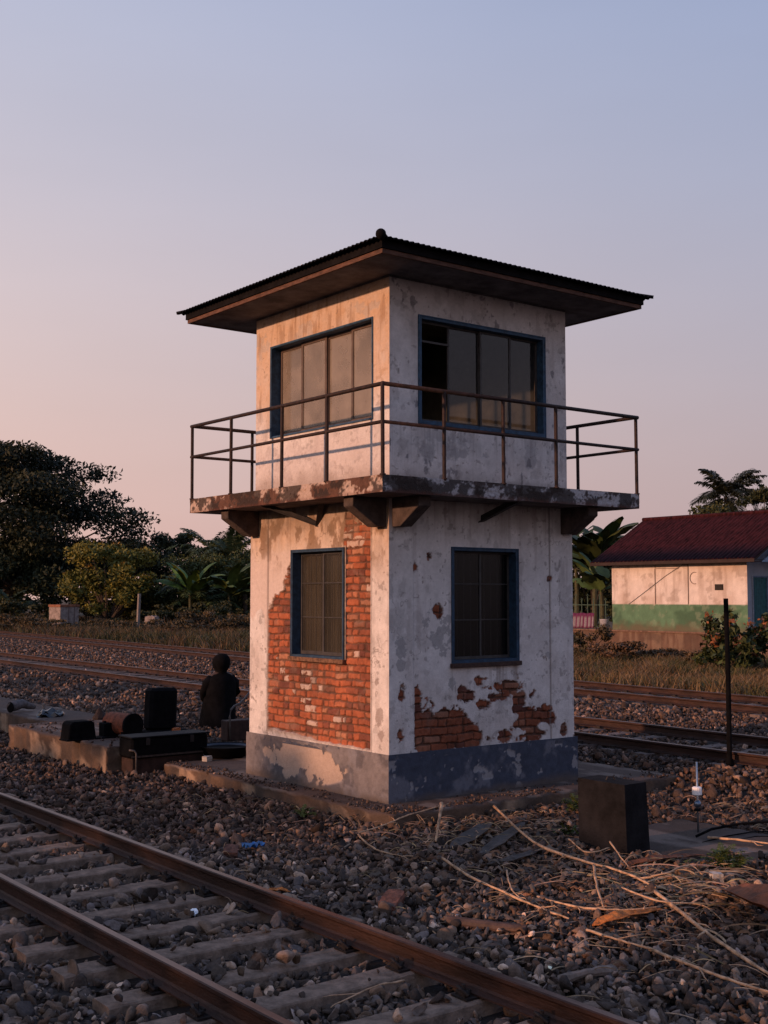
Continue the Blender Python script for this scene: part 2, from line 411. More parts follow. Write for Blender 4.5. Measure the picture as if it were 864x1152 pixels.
ur = panel('upper_wall', tower, 'R', .017, 2.96, 3.81, 6.36, .010, upper_right, W_RU)
ul['label'] = 'sunlit orange stained upper wall'; ur['label'] = 'shaded pale upper wall with peeling paint'
# inset of 2 cm for the upper storey: move by shifting panels inwards
for o_, dx, dy in ((ul, .02, 0), (ur, 0, .02)): o_.location = (dx, dy, 0)
for fc in 'BE':
    o_ = panel('upper_wall', tower, fc, .02, 2.96, 3.81, 6.36, .05, plain_wall); o_.location = (0, -.04, 0) if fc == 'B' else (-.04, 0, 0)
# plinth: four faces with a top ledge
for fc, sd, pe in (('L', 201, True), ('R', 211, False), ('B', 221, False), ('E', 231, False)):
    o_ = panel('plinth', tower, fc, -.045, 3.045, BZ-.03, .70, .012 if fc in 'LR' else .06, plinth_col(sd, pe))
    o_.location = {'L': (-.045, 0, 0), 'R': (0, -.045, 0), 'B': (0, .045, 0), 'E': (.045, 0, 0)}[fc]
    if fc == 'L': o_['label'] = 'grey plinth with peeled cream patches'
bm = nb(); box(bm, -.043, 3.043, -.043, 3.043, .63, .694); 
o_ = obj('plinth_ledge', bm, mat('slate_paint', (.08, .085, .11), .9, 12, .4, .4, 40), tower)
# inner shells: lower room and upper room
def shell(name, z0, z1, t, holes, m, out=0.0):
    bm = nb()
    for fc in 'LRBE':
        h = holes.get(fc)
        a, b = t, 3-t
        def q(s0, s1, za, zb):
            vs = [bm.verts.new(fp(fc, s, z, -t)) for s, z in ((s0, za), (s1, za), (s1, zb), (s0, zb))]
            bm.faces.new(vs)
        if h:
            q(a, h[0], z0, z1); q(h[1], b, z0, z1); q(h[0], h[1], z0, h[2]); q(h[0], h[1], h[3], z1)
        else: q(a, b, z0, z1)
    box(bm, t-.01, 3-t+.01, t-.01, 3-t+.01, z0-.02, z0)
    box(bm, t-.01, 3-t+.01, t-.01, 3-t+.01, z1, z1+.02)
    return obj(name, bm, m, tower)
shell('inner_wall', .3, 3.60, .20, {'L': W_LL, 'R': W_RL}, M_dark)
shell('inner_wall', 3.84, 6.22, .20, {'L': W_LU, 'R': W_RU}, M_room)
def reveal(face, h, m, d0=-.20, d1=.0):
    bm = nb(); s0, s1, z0, z1 = h; t = .03
    fbox(bm, face, s0-t, s0, z0-t, z1+t, d0, d1-.004); fbox(bm, face, s1, s1+t, z0-t, z1+t, d0, d1-.004)
    fbox(bm, face, s0, s1, z0-t, z0, d0, d1-.004); fbox(bm, face, s0, s1, z1, z1+t, d0, d1-.004)
    return bm
def window(face, h, label, upper, gl, frm, fw, nsash, bars, opensash=None, inset=-.10, sill=None, frmw=.028, tip=.012, frame_m=None):
    e = bpy.data.objects.new('window', None); col.objects.link(e); e.parent = tower; e['label'] = label
    s0, s1, z0, z1 = h
    bm = nb()
    off = .02 if upper else 0
    for a, b, c, d in ((s0, s0+fw, z0, z1), (s1-fw, s1, z0, z1), (s0+fw, s1-fw, z0, z0+fw), (s0+fw, s1-fw, z1-fw, z1)):
        fbox(bm, face, a, b, c, d, inset-.05-off, tip-off)
    # thin architrave that covers the plaster edge
    for a, b, c, d in ((s0-.012, s0+.006, z0-.012, z1+.012), (s1-.006, s1+.012, z0-.012, z1+.012), (s0+.006, s1-.006, z0-.012, z0+.006), (s0+.006, s1-.006, z1-.006, z1+.012)):
        fbox(bm, face, a, b, c, d, -.02-off, tip+.006-off)
    obj('frame', bm, frame_m or M_blue, e, bevel=.003)
    a0, a1, b0, b1 = s0+fw, s1-fw, z0+fw, z1-fw
    w = (a1-a0)/nsash
    for k in range(nsash):
        dd = inset-(0.0 if k % 2 == 0 else .028)-off
        x0, x1 = a0+k*w-(0 if k == 0 else .012), a0+(k+1)*w+(0 if k == nsash-1 else .012)
        bm = nb()
        if opensash == k:
            # the glass has been slid away: only a thin rail crosses the opening
            fbox(bm, face, x0, x1-.03, b1-.26, b1-.235, dd-.02, dd); obj('cross_rail', bm, frm, e); 
            bm = nb(); fbox(bm, face, x0, x1-.02, b0, b0+.03, dd-.02, dd); obj('sill_track', bm, frm, e)
            bm = nb(); fbox(bm, face, x0, x1-.02, b1-.03, b1, dd-.02, dd); obj('head_track', bm, frm, e)
            continue
        for a, b, c, d in ((x0, x0+frmw, b0, b1), (x1-frmw, x1, b0, b1), (x0+frmw, x1-frmw, b0, b0+frmw*1.3), (x0+frmw, x1-frmw, b1-frmw, b1)):
            fbox(bm, face, a, b, c, d, dd-.022, dd)
        for j in range(bars):
            zz = b0+(b1-b0)*(j+1)/(bars+1)+.04; fbox(bm, face, x0+frmw, x1-frmw, zz-.007, zz+.007, dd-.018, dd-.004)
        so = obj('sash', bm, frm, e, bevel=.002)
        bm = nb(); fbox(bm, face, x0+frmw, x1-frmw, b0+frmw, b1-frmw, dd-.013, dd-.010)
        # one single sheet of glass
        bm.free(); bm = nb()
        vs = [bm.verts.new(fp(face, s, z, dd-.012)) for s, z in ((x0+frmw, b0+frmw), (x1-frmw, b0+frmw), (x1-frmw, b1-frmw), (x0+frmw, b1-frmw))]
        bm.faces.new(vs); obj('pane', bm, gl, so)
    if sill:
        bm = nb(); fbox(bm, face, s0-.03, s1+.03, z0-.055, z0-.001, -.05, .045); obj('sill', bm, sill, e, bevel=.006)
    return e
obj('window_reveal', reveal('L', W_LL, M_wall), mat('plain_reveal', (.3, .24, .2), .9, 9, .4), tower)
obj('window_reveal', reveal('R', W_RL, M_wall), MATS['plain_reveal'], tower)
obj('window_reveal', reveal('L', W_LU, M_wall, -.2, -.02), MATS['plain_reveal'], tower)
obj('window_reveal', reveal('R', W_RU, M_wall, -.2, -.02), MATS['plain_reveal'], tower)
M_sill = mat('rusty_sill', (.16, .085, .05), .9, 20, .5, .5, 50)
window('L', W_LU, 'sunlit upper window with four dusty tan sliding panes in a blue frame', True, G_warm, M_alu, .014, 4, 0, inset=-.105, frmw=.042)
window('R', W_RU, 'shaded upper window with its near sash slid open', True, G_dark, M_darkfr, .036, 4, 0, opensash=0, inset=-.06, tip=.02)
w1 = window('L', W_LL, 'lower window set in the brick, grimy panes in two casements', False, G_low, M_darkfr, .026, 2, 2, sill=M_sill, inset=-.09, frmw=.034, frame_m=M_bluedk)
w2 = window('R', W_RL, 'dark lower window with blue frame and thin grille', False, G_lowdark, M_darkfr, .034, 2, 2, sill=mat('brown_sill', (.05, .028, .022), .85, 20, .5), inset=-.09, frame_m=M_bluedk)
# curtains and grilles behind the lower glass
for w_, fc, h in ((w1, 'L', W_LL), (w2, 'R', W_RL)):
    bm = nb(); n = 60
    prev = None
    for i in range(n+1):
        s = h[0]+.03+(h[1]-h[0]-.06)*i/n; dd = -.185+.010*math.sin(i*1.1)
        cur = (bm.verts.new(fp(fc, s, h[2]+.03, dd)), bm.verts.new(fp(fc, s, h[3]-.02, dd)))
        if prev: bm.faces.new((prev[0], cur[0], cur[1], prev[1]))
        prev = cur
    if fc == 'L': obj('curtain', bm, M_curtain, w_, smooth=True)
    else: bm.free()
    bm = nb()
    for i in range(9):
        s = h[0]+.1+(h[1]-h[0]-.2)*i/8
        fbox(bm, fc, s-.005, s+.005, h[2]+.04, h[3]-.04, -.155, -.145)
    obj('grille', bm, M_darkfr, w_)

# balcony slab
OX, OY = .60, .65
bm = nb(); box(bm, -OX+.012, 3+OX-.012, -OY+.012, 3+OY-.012, 3.632, 3.818)
slab = obj('balcony_slab', bm, mat('slab_concrete', (.12, .10, .095), .95, 5, .4, .5, 30), tower)
SE = 3.0
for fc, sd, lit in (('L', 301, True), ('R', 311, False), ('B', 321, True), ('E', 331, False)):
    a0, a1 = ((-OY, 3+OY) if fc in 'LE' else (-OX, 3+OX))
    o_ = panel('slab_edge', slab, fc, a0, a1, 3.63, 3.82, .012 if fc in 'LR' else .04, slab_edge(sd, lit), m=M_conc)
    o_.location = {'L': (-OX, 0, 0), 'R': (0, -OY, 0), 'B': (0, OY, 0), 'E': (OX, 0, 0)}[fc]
# brackets: tapered concrete haunches at every corner, one per wall direction
M_brk = mat('stained_bracket', (.07, .052, .046), .95, 6, .45, .5, 30)
def bracket(face, s0, s1):
    bm = nb()
    prof = [(0, 3.63), (.50, 3.63), (.50, 3.52), (.16, 3.30), (0, 3.30)]
    r0 = []; r1 = []
    for d, z in prof:
        r0.append(bm.verts.new(fp(face, s0, z, d))); r1.append(bm.verts.new(fp(face, s1, z, d)))
    n = len(prof)
    for i in range(n): bm.faces.new((r0[i], r0[(i+1) % n], r1[(i+1) % n], r1[i]))
    bm.faces.new(r0[::-1]); bm.faces.new(r1)
    bmesh.ops.recalc_face_normals(bm, faces=bm.faces[:])
    obj('bracket', bm, M_brk, tower, bevel=.006)
for fc in 'LRBE':
    bracket(fc, .03, .21); bracket(fc, 2.80, 2.98)
def strut(p, q, w=.035):
    bm = nb(); p = Vector(p); q = Vector(q); d = (q-p); L = d.length; rot = d.to_track_quat('Z', 'Y').to_matrix().to_4x4()
    T = Matrix.Translation(p) @ rot
    box(bm, -w, w, -.006, .006, 0, L, T); box(bm, -.006, .006, .004, w*1.6, 0, L, T)
    return obj('brace', bm, M_steel, tower)
strut((.01, 1.46, 3.37), (-.5, 2.0, 3.64)); strut((.01, 1.46, 3.37), (-.12, 1.2, 3.64))
strut((1.42, .02, 3.40), (1.62, -.5, 3.64), .045)

# railing
railing = bpy.data.objects.new('railing', None); col.objects.link(railing); railing.parent = tower
RX, RY = .58, .63
zt, zm_ = 4.82, 4.40
def rails(z, r):
    bm = nb()
    xs0, xs1, ys0, ys1 = -RX, 3+RX, -RY, 3+RY
    e = .035
    tube(bm, [(xs0, ys0-0.0, z), (xs0, ys1+e, z)], r); tube(bm, [(xs0-0.0, ys0, z), (xs1+e, ys0, z)], r)
    tube(bm, [(xs0, ys1, z), (xs1, ys1, z)], r); tube(bm, [(xs1, ys0, z), (xs1, ys1, z)], r)
    bmesh.ops.create_uvsphere(bm, u_segments=8, v_segments=6, radius=r*1.08, matrix=Matrix.Translation((xs0, ys0, z)))
    obj('rail', bm, M_rail, railing, smooth=True)
rails(zt, .0245); rails(zm_, .0205)
posts = [(-RX, y) for y in (.43, 1.39, 2.60, 3+RY)]+[(-RX, -RY)]+[(x, -RY) for x in (.30, 1.22, 2.10, 3+RX)]
posts += [(x, 3+RY) for x in (.37, 1.6, 2.7, 3+RX)]+[(3+RX, y) for y in (.4, 1.5, 2.7)]
for (x, y) in posts:
    bm = nb(); tube(bm, [(x, y, 3.80), (x+rnd.uniform(-.006, .006), y+rnd.uniform(-.006, .006), zt)], .022)
    tube(bm, [(x, y, 3.815), (x, y, 3.83)], .035)
    obj('post', bm, M_rail, railing, smooth=False)

# roof
roof = bpy.data.objects.new('roof', None); col.objects.link(roof); roof.parent = tower
bm = nb(); box(bm, -.60, 3.60, -.66, 3.66, 6.262, 6.30); box(bm, .01, 2.95, .01, 2.95, 6.24, 6.262)
obj('soffit', bm, M_soffit, roof)
def ring(bm, o1x, o1y, t, z0, z1):
    box(bm, -o1x, -o1x+t, -o1y, 3+o1y, z0, z1); box(bm, 3+o1x-t, 3+o1x, -o1y, 3+o1y, z0, z1)
    box(bm, -o1x+t, 3+o1x-t, -o1y, -o1y+t, z0, z1); box(bm, -o1x+t, 3+o1x-t, 3+o1y-t, 3+o1y, z0, z1)
bm = nb(); ring(bm, .64, .70, .03, 6.248, 6.298); obj('fascia', bm, M_fascia, roof)
bm = nb(); ring(bm, .66, .72, .05, 6.300, 6.385); obj('eaves_board', bm, M_roof, roof)
# four corrugated hips
ex, ey, ze, zr = .75, .81, 6.40, 6.92
per, amp = .078, .009
for side in range(4):
    if side in (0, 2): Lh = (3+2*ey)/2; run = 1.5+ex; 
    else: Lh = (3+2*ex)/2; run = 1.5+ey
    nu = int(2*Lh/per*8); nvv = 14
    us = np.linspace(-Lh, Lh, nu+1); V = []; rows = []
    F = []
    idx = {}
    for j in range(nvv+1):
        t = j/nvv
        lim = Lh*(1-t)
        uu = np.clip(us, -lim, lim)
        for i, u in enumerate(uu):
            z = ze+(zr-ze)*t+amp*math.cos(2*math.pi*u/per)
            d = run*t
            if side == 0: p = (-ex+d, 1.5+u, z)
            elif side == 1: p = (1.5+u, -ey+d, z)
            elif side == 2: p = (3+ex-d, 1.5+u, z)
            else: p = (1.5+u, 3+ey-d, z)
            V.append(p)
    W = nu+1
    for j in range(nvv):
        for i in range(nu):
            a = j*W+i; F.append((a, a+1, a+W+1, a+W))
    V = np.array(V); F = np.array(F)
    V2 = V.copy(); V2[:, 2] -= .010
    n0 = len(V); rim = []
    for i in range(nu): rim.append((i, i+1, n0+i+1, n0+i))
    o_ = npobj('roof_sheet', np.vstack([V, V2]), np.vstack([F, F[:, ::-1]+n0, np.array(rim)]), M_roof, roof)
apex = (1.5, 1.5, zr+.03)
for cx_, cy_ in ((-ex-.01, -ey-.01), (3+ex, -ey), (-ex, 3+ey), (3+ex, 3+ey)):
    rc = .05 if (cx_ < 0 and cy_ < 0) else .022
    bm = nb(); tube(bm, [(cx_, cy_, ze-.0), (cx_*.5+.75, cy_*.5+.75, (ze+zr)/2+.010), apex], [rc, .045, .05], 10)
    if cx_ < 0 and cy_ < 0: bmesh.ops.create_uvsphere(bm, u_segments=10, v_segments=8, radius=.060, matrix=Matrix.Translation((cx_+.03, cy_+.03, ze+.016)))
    obj('ridge_cap', bm, M_roof, roof, smooth=True)

# ------------------------------------------------------------------ terrain
def trk2(y): return 6.42+.032*y
def trk3(y): return 12.4+.09*y
def terr(x, y):
    x = np.asarray(x, float); y = np.asarray(y, float)
    c2 = trk2(y)
    h = .19*sst(c2-2.6, c2-1.6, x)
    c3 = trk3(y)
    h = h-.05*sst(c3+2.0, c3+3.4, x)
    X, Y = (x*math.cos(A)-y*math.sin(A), x*math.sin(A)+y*math.cos(A))
    h = h+.5*sst(70, 95, Y)*sst(4, -6, X)
    h = h+.05*(fbm(x*.35, y*.35, 400, 3)-.5)*sst(-8, -2, -np.abs(x+4.2)-2+0*y) * 0
    return h
gx = np.concatenate([np.linspace(-400, -30, 12), np.linspace(-26, 40, 265), np.linspace(45, 600, 18)])
gy = np.concatenate([np.linspace(-300, -30, 10), np.linspace(-26, 110, 410), np.linspace(120, 800, 18)])
GX, GY = np.meshgrid(gx, gy)
H0 = terr(GX, GY)-.035+.05*(fbm(GX*1.1, GY*1.1, 402, 3)-.5)
i = np.arange(GX.size).reshape(GX.shape)
F = np.stack([i[:-1, :-1], i[:-1, 1:], i[1:, 1:], i[1:, :-1]], -1).reshape(-1, 4)
gcol = np.ones(GX.shape+(3,))*np.array((.026, .019, .016))
c3 = trk3(GY)
gr = sst(c3+1.9, c3+3.2, GX+.8*(fbm(GX, GY, 404, 3)-.5))
gcol = mixc(gcol, (.075, .055, .032), gr)
gm = mat('ground_dirt', attr=True, rough=.95, nscale=14, var=.45, bump=.9, bscale=22)
tag(npobj('ground', np.stack([GX, GY, H0], -1).reshape(-1, 3), F, gm, None, gcol.reshape(-1, 3), True), 'brown dirt and ballast ground', None, None, 'structure')

# ------------------------------------------------------------------ paving round the tower
def slabtop(name, x0, x1, y0, y1, z1, z0, seed, label, c=(.075, .050, .040)):
    """concrete slab with uneven, chipped rim, relief on the long sides"""
    res = .035
    xs = axis_pts(x0, x1, res*2); ys = axis_pts(y0, y1, res*2)
    V = []; 
    XX, YY = np.meshgrid(xs, ys)
    n = fbm(XX*2.2, YY*2.2, seed, 4); n2 = fbm(XX*12, YY*12, seed+1, 3)
    rim = np.minimum(np.minimum(XX-x0, x1-XX), np.minimum(YY-y0, y1-YY))
    ZZ = z1+.012*(n-.5)-.02*np.exp(-(rim/.03)**2)*sst(.4, .7, n2)
    cc = np.ones(XX.shape+(3,))*np.array(c)*(.65+.7*n2)[..., None]
    cc = mixc(cc, (.07, .05, .045), sst(.5, .7, n)*.6)
    cc = mixc(cc, (.26, .20, .165), sst(.60, .7, fbm(XX*4, YY*1.3, seed+3, 4))*.5)
    nx, ny = len(xs), len(ys)
    jx = .10*(fbm(YY*1.7+seed, YY*0+3.3, seed+21, 5)-.35)+.03*(vn(YY*9, YY*0, seed+22)-.5); jy = .10*(fbm(XX*1.7+seed, XX*0+1.3, seed+23, 5)-.35)+.03*(vn(XX*9, XX*0, seed+24)-.5)
    XJ = XX+np.where(np.isclose(XX, x0), np.maximum(jx, 0), 0)-np.where(np.isclose(XX, x1), np.maximum(jx, 0), 0)
    YJ = YY+np.where(np.isclose(YY, y0), np.maximum(jy, 0), 0)-np.where(np.isclose(YY, y1), np.maximum(jy, 0), 0)
    PL = np.stack([XX, YY], -1).reshape(-1, 2)
    V = np.stack([XJ, YJ, ZZ], -1).reshape(-1, 3); C = cc.reshape(-1, 3)
    ii = np.arange(V.shape[0]).reshape(ny, nx)
    Fs = [np.stack([ii[:-1, :-1], ii[:-1, 1:], ii[1:, 1:], ii[1:, :-1]], -1).reshape(-1, 4)]
    loop = list(ii[0, :])+list(ii[1:, -1])+list(ii[-1, ::-1][1:])+list(ii[::-1, 0][1:-1])
    pts = V[loop]; m = len(loop); nz = max(3, int((z1-z0)/.03))
    cen = np.array(((x0+x1)/2, (y0+y1)/2))
    base = len(V); addV = []; addC = []
    arc = np.cumsum(np.r_[0, np.hypot(*(np.diff(pts[:, :2], axis=0).T))])
    for k in range(1, nz+1):
        t = k/nz; z = pts[:, 2]*(1-t)+z0*t
        nn = fbm(arc*6, z*9, seed+7, 4); n5 = fbm(arc*2.2, z*2, seed+11, 4)
        pl = PL[loop]; sgn = np.stack([np.where(np.isclose(pl[:, 0], x0), -1, np.where(np.isclose(pl[:, 0], x1), 1, 0)), np.where(np.isclose(pl[:, 1], y0), -1, np.where(np.isclose(pl[:, 1], y1), 1, 0))], -1)
        p = pts.copy(); p[:, 2] = z; p[:, :2] += sgn*(.03*(nn-.5))[:, None]
        addV.append(p)
        q = np.ones((m, 3))*np.array((.12, .075, .050))*(.55+.8*nn)[:, None]
        q = mixc(q, (.36, .25, .17), sst(.56, .64, n5+.2*(nn-.5))*.75)
        q = mixc(q, (.05, .04, .035), sst(.5, .62, fbm(arc*4, z*2, seed+15, 3))*.6)
        addC.append(q)
    V = np.vstack([V]+addV); C = np.vstack([C]+addC)
    prev = np.array(loop)
    for k in range(nz):
        cur = base+k*m+np.arange(m)
        Fs.append(np.stack([prev, cur, np.roll(cur, -1), np.roll(prev, -1)], -1)); prev = cur
    return tag(npobj(name, V, np.vstack(Fs), M_conc, None, C), label, None, None, 'structure')
slabtop('pavement', -.46, 4.4, -.62, 4.62, BZ, -.12, 501, 'low concrete apron the tower stands on')
slabtop('pavement', .38, 2.6, 4.63, 5.9, BZ-.01, -.12, 541, 'rear part of the concrete apron')
slabtop('platform', -1.05, .62, 5.2, 9.05, .36, -.12, 511, 'raised concrete platform beside the tower')
slabtop('platform', -.30, .95, 9.08, 17.5, .355, -.12, 521, 'far stretch of the raised concrete platform')
slabtop('path', .55, 2.4, -3.9, -2.2, .035, -.1, 531, 'flat concrete slab beside the grey cabinet', c=(.058, .040, .031))

# ------------------------------------------------------------------ tracks
def rail_profile(h=.15):
    hw, ft, wb = .035, .068, .009
    return [(-ft, 0), (ft, 0), (ft, .010), (wb+.012, .026), (wb, .04), (wb, h-.045), (hw-.004, h-.033), (hw, h-.026), (hw, h-.006), (hw-.010, h), (-hw+.010, h), (-hw, h-.006), (-hw, h-.026), (-hw+.004, h-.033), (-wb, h-.045), (-wb, .04), (-wb-.012, .026), (-ft, .010)]
def make_rail(x, y0, y1, z, root):
    bm = nb(); prof = [(x+a, z+b) for a, b in rail_profile()]
    prism(bm, prof, 'y', y0, y1)
    o = obj('rail', bm, M_rust, root)
    o.data.materials.append(M_railtop)
    for p in o.data.polygons:
        if p.normal.z > .9 and p.center.z > z+.14: p.material_index = 1
    return o
def sleeper_mesh(L=2.35, w=.23, dip=.010, near=True):
    bm = nb(); n = 26 if near else 6
    r = random.Random(rnd.random())
    rows = []
    for i in range(n+1):
        u = -L/2+L*i/n; a = min(1, abs(u)/(L/2))
        z = -dip*(1-min(1, a/.55)**2)
        ww = w*(.93+.07*min(1, a/.5))
        j = lambda s: r.uniform(-s, s) if near else 0
        rows.append([bm.verts.new(p) for p in ((u, -ww/2-.028, -.17), (u, -ww/2-.003+j(.003), z-.010+j(.002)), (u, -ww/2+.009+j(.002), z+j(.001)), (u, ww/2-.009+j(.002), z+j(.001)), (u, ww/2+.003+j(.003), z-.010+j(.002)), (u, ww/2+.028, -.17))])
    for i in range(n):
        for k in range(5): bm.faces.new((rows[i][k], rows[i+1][k], rows[i+1][k+1], rows[i][k+1]))
    bm.faces.new(rows[0]); bm.faces.new(rows[-1][::-1])
    bmesh.ops.recalc_face_normals(bm, faces=bm.faces[:])
    return bm
def clip_mesh(near=True):
    bm = nb()
    # base plate, shoulder blocks, coiled spring clips and bolts on both sides of the rail foot
    box(bm, -.14, .14, -.075, .075, 0, .012)
    for s in (-1, 1):
        box(bm, s*.082, s*.125, -.045, .045, .010, .040)
        if near:
            tube(bm, [(s*.118, -.07, .03), (s*.135, -.02, .058), (s*.118, .035, .062), (s*.085, .055, .045), (s*.058, .03, .032), (s*.062, -.02, .036)], .010, 6)
            tube(bm, [(s*.112, -.015, .03), (s*.112, -.015, .085)], .013, 6)
    return bm
def track(cx, ys, z, gauge, root, near, M_s):
    """local frame: y along the track"""
    xl, xr = -gauge/2-.035, gauge/2+.035
    first = None
    for y in ys:
        if first is None:
            bm = sleeper_mesh(near=near)
            so = obj('sleeper', bm, M_s, root, bevel=0); cl = []
            cb = clip_mesh(near); c0 = obj('rail_clip', cb, M_clip, so); c0.location = (xl, 0, .001)
            c1 = c0.copy(); col.objects.link(c1); c1.parent = so; c1.location = (xr, 0, .001)
            first = (so, c0, c1)
        else:
            so = first[0].copy(); col.objects.link(so); so.parent = root
            if near and rnd.random() < .8:
                bm = sleeper_mesh(near=near); me = bpy.data.meshes.new('sleeper'); bm.to_mesh(me); bm.free(); me.materials.append(M_s); so.data = me
            for c in first[1:]:
                d = c.copy(); col.objects.link(d); d.parent = so
        so.location = (rnd.uniform(-.02, .02), y+rnd.uniform(-.02, .02), z+(rnd.uniform(-.026, .002) if near else rnd.uniform(-.012, .004)))
        so.rotation_euler = (rnd.uniform(-.01, .01), 0, rnd.uniform(-.02, .02))
    return xl, xr
t1 = thing('railway_track', 'nearest railway track with rusty rails crossing the lower left of the photo on concrete sleepers', 'railway track', (-4.15, 0, 0), -.0095, 'railway tracks')
t1ys = [-.74-.655*k for k in range(-12, 12)]
xl, xr = track(0, t1ys, .064, 1.40, t1, True, M_sleeper)
for x in (xl, xr): make_rail(x, -12, 16, .068, t1)
t2 = thing('railway_track', 'middle railway track running just behind the tower', 'railway track', (trk2(0), 0, 0), -math.atan(.032), 'railway tracks')
xl2, xr2 = track(0, [-6+.68*k for k in range(95)], .222, 1.72, t2, False, M_sleeperfar)
for x in (xl2, xr2): make_rail(x, -25, 160, .225, t2)
t3 = thing('railway_track', 'farthest railway track along the edge of the dry grass', 'railway track', (trk3(0), 0, 0), -math.atan(.09), 'railway tracks')
xl3, xr3 = track(0, [-4+.8*k for k in range(96)], .222, 1.72, t3, False, M_sleeperfar)
for x in (xl3, xr3): make_rail(x, -25, 160, .225, t3)
for y in (-20, ): pass

# ------------------------------------------------------------------ stones
def ico(sub):
    bm = nb(); bmesh.ops.create_icosphere(bm, subdivisions=sub, radius=1); bm.verts.ensure_lookup_table()
    V = np.array([v.co[:] for v in bm.verts]); F = np.array([[v.index for v in f.verts] for f in bm.faces]); bm.free(); return V, F
def rock_proto(sub, r):
    V, F = ico(sub); V = V.copy()
    for _ in range(6):
        n = r.normal(size=3); n /= np.linalg.norm(n); h = r.uniform(.22, .60)
        d = V@n; V -= np.where(d > h, d-h, 0)[:, None]*n
    V += r.normal(size=V.shape)*.02
    V /= np.abs(V).max()*.9
    return V*np.array((1.1, r.uniform(.6, .95), r.uniform(.4, .75))), F
def rotm(n, r):
    q = r.normal(size=(n, 4)); q /= np.linalg.norm(q, axis=1)[:, None]
    w, x, y, z = q.T
    return np.stack([np.stack([1-2*(y*y+z*z), 2*(x*y-z*w), 2*(x*z+y*w)], -1), np.stack([2*(x*y+z*w), 1-2*(x*x+z*z), 2*(y*z-x*w)], -1), np.stack([2*(x*z-y*w), 2*(y*z+x*w), 1-2*(x*x+y*y)], -1)], 1)
PAL = np.array([(.11, .090, .082), (.15, .115, .097), (.075, .060, .053), (.19, .14, .108), (.115, .100, .10), (.27, .21, .17), (.14, .085, .06), (.10, .07, .05)])*np.array((1.06, .96, .87))
def stones(name, P, size, sub, label, dark=1., pal_w=None, r=rng, warm=0.):
    n = len(P); K = 10; protos = [rock_proto(sub, r) for _ in range(K)]
    kind = r.integers(0, K, n); Vs = []; Fs = []; Cs = []; base = 0
    w = np.array([.2, .18, .2, .13, .14, .09, .03, .03]) if pal_w is None else np.array(pal_w)
    ci = r.choice(len(PAL), n, p=w/w.sum())
    cc = PAL[ci]*(np.exp(r.normal(-.12, .55, n))*dark)[:, None]
    cc = cc*(1-warm)+cc*np.array((1.25, .92, .78))*warm
    for k in range(K):
        s = np.where(kind == k)[0]
        if not len(s): continue
        PV, PF = protos[k]; R = rotm(len(s), r)
        # keep stones lying mostly flat
        vv = np.einsum('nij,vj->nvi', R, PV)*size[s][:, None, None]+P[s][:, None, :]
        m = len(PV); Vs.append(vv.reshape(-1, 3)); Cs.append(np.repeat(cc[s], m, axis=0))
        Fs.append((PF[None]+(base+np.arange(len(s))*m)[:, None, None]).reshape(-1, 3)); base += len(s)*m
    return tag(npobj(name, np.vstack(Vs), np.vstack(Fs), M_stone, None, np.vstack(Cs)), label, 'gravel', None, 'stuff')
def site(n, y0, y1, r, side=.36, log=False):
    """random plan points in the wedge of ground that lies before the camera between distances y0 and y1"""
    Y = y0*(y1/y0)**r.random(n) if log else np.sqrt(r.uniform(y0*y0, y1*y1, n))
    X = r.uniform(-1, 1, n)*side*Y*1.08
    X -= CX; Y = Y-CY
    return X*math.cos(A)+Y*math.sin(A), -X*math.sin(A)+Y*math.cos(A)
def clear(x, y, grow=0.):
    g = grow
    k = ~((x > -.44-g) & (x < 4.38+g) & (y > -.60-g) & (y < 4.60+g))
    k &= ~((x > .36) & (x < 2.58) & (y > 4.5) & (y < 5.88))
    k &= ~((x > -1.03-g) & (x < .62+g) & (y > 5.2-g) & (y < 9.05+g))
    k &= ~((x > -.28-g) & (x < .95+g) & (y > 9.0-g) & (y < 17.5+g))
    k &= ~((x > .57) & (x < 2.38) & (y > -3.88) & (y < -2.22))
    return k
def near_track(x, y):
    xc = -4.15+.0095*y; xl_, xr_ = xc-.735, xc+.735
    onrail = (np.abs(x-xl_) < .085) | (np.abs(x-xr_) < .085)
    k = np.round((y+.74)/.655); dy = np.abs(y-(-.74+.655*k))
    onslp = (np.abs(x-xc) < 1.16) & (dy < .115)
    return onrail, onslp
r1 = np.random.default_rng(5)
x, y = site(46000, 3.2, 12.2, r1, .54); z = terr(x, y)+.05*(fbm(x*1.1, y*1.1, 402, 3)-.5)-.01+r1.uniform(-.035, .03, len(x))
sz = np.clip(np.exp(r1.normal(math.log(.032), .46, len(x))), .012, .085)
orl, osl = near_track(x, y)
# heap the ballast up outside the rails and against the apron, keep it low between the rails
def heap(x, y):
    d1 = np.hypot(np.maximum(-.44-x, 0), np.maximum(-.60-y, 0))
    return .115*np.exp(-(d1/.22)**1.3)*(.3+1.1*fbm(x*1.3, y*1.3, 640, 3))
z = z+.045*sst(-3.35, -3.0, x)-.02+heap(x, y)
keep = clear(x, y) & ~orl & ~(osl & (r1.random(len(x)) < .93))
near_k = keep & (x < -2.2+r1.normal(size=len(x))*.5)
z = np.where(osl, .075, z)
stones('ballast', np.stack([x, y, z], -1)[near_k], sz[near_k], 2, 'grey broken ballast stones around the nearest track', .95, [.22, .16, .16, .12, .20, .16, .02, .02])
far_k = keep & ~near_k
stones('ballast', np.stack([x, y, z], -1)[far_k], sz[far_k]*.86, 2, 'brown ballast between the nearest track and the tower', .74, warm=.25)
x, y = site(62000, 11.8, 26, r1, .45, True); z = terr(x, y)+.05*(fbm(x*1.1, y*1.1, 402, 3)-.5)+r1.uniform(-.03, .025, len(x))
sz = np.exp(r1.normal(math.log(.036), .36, len(x)))
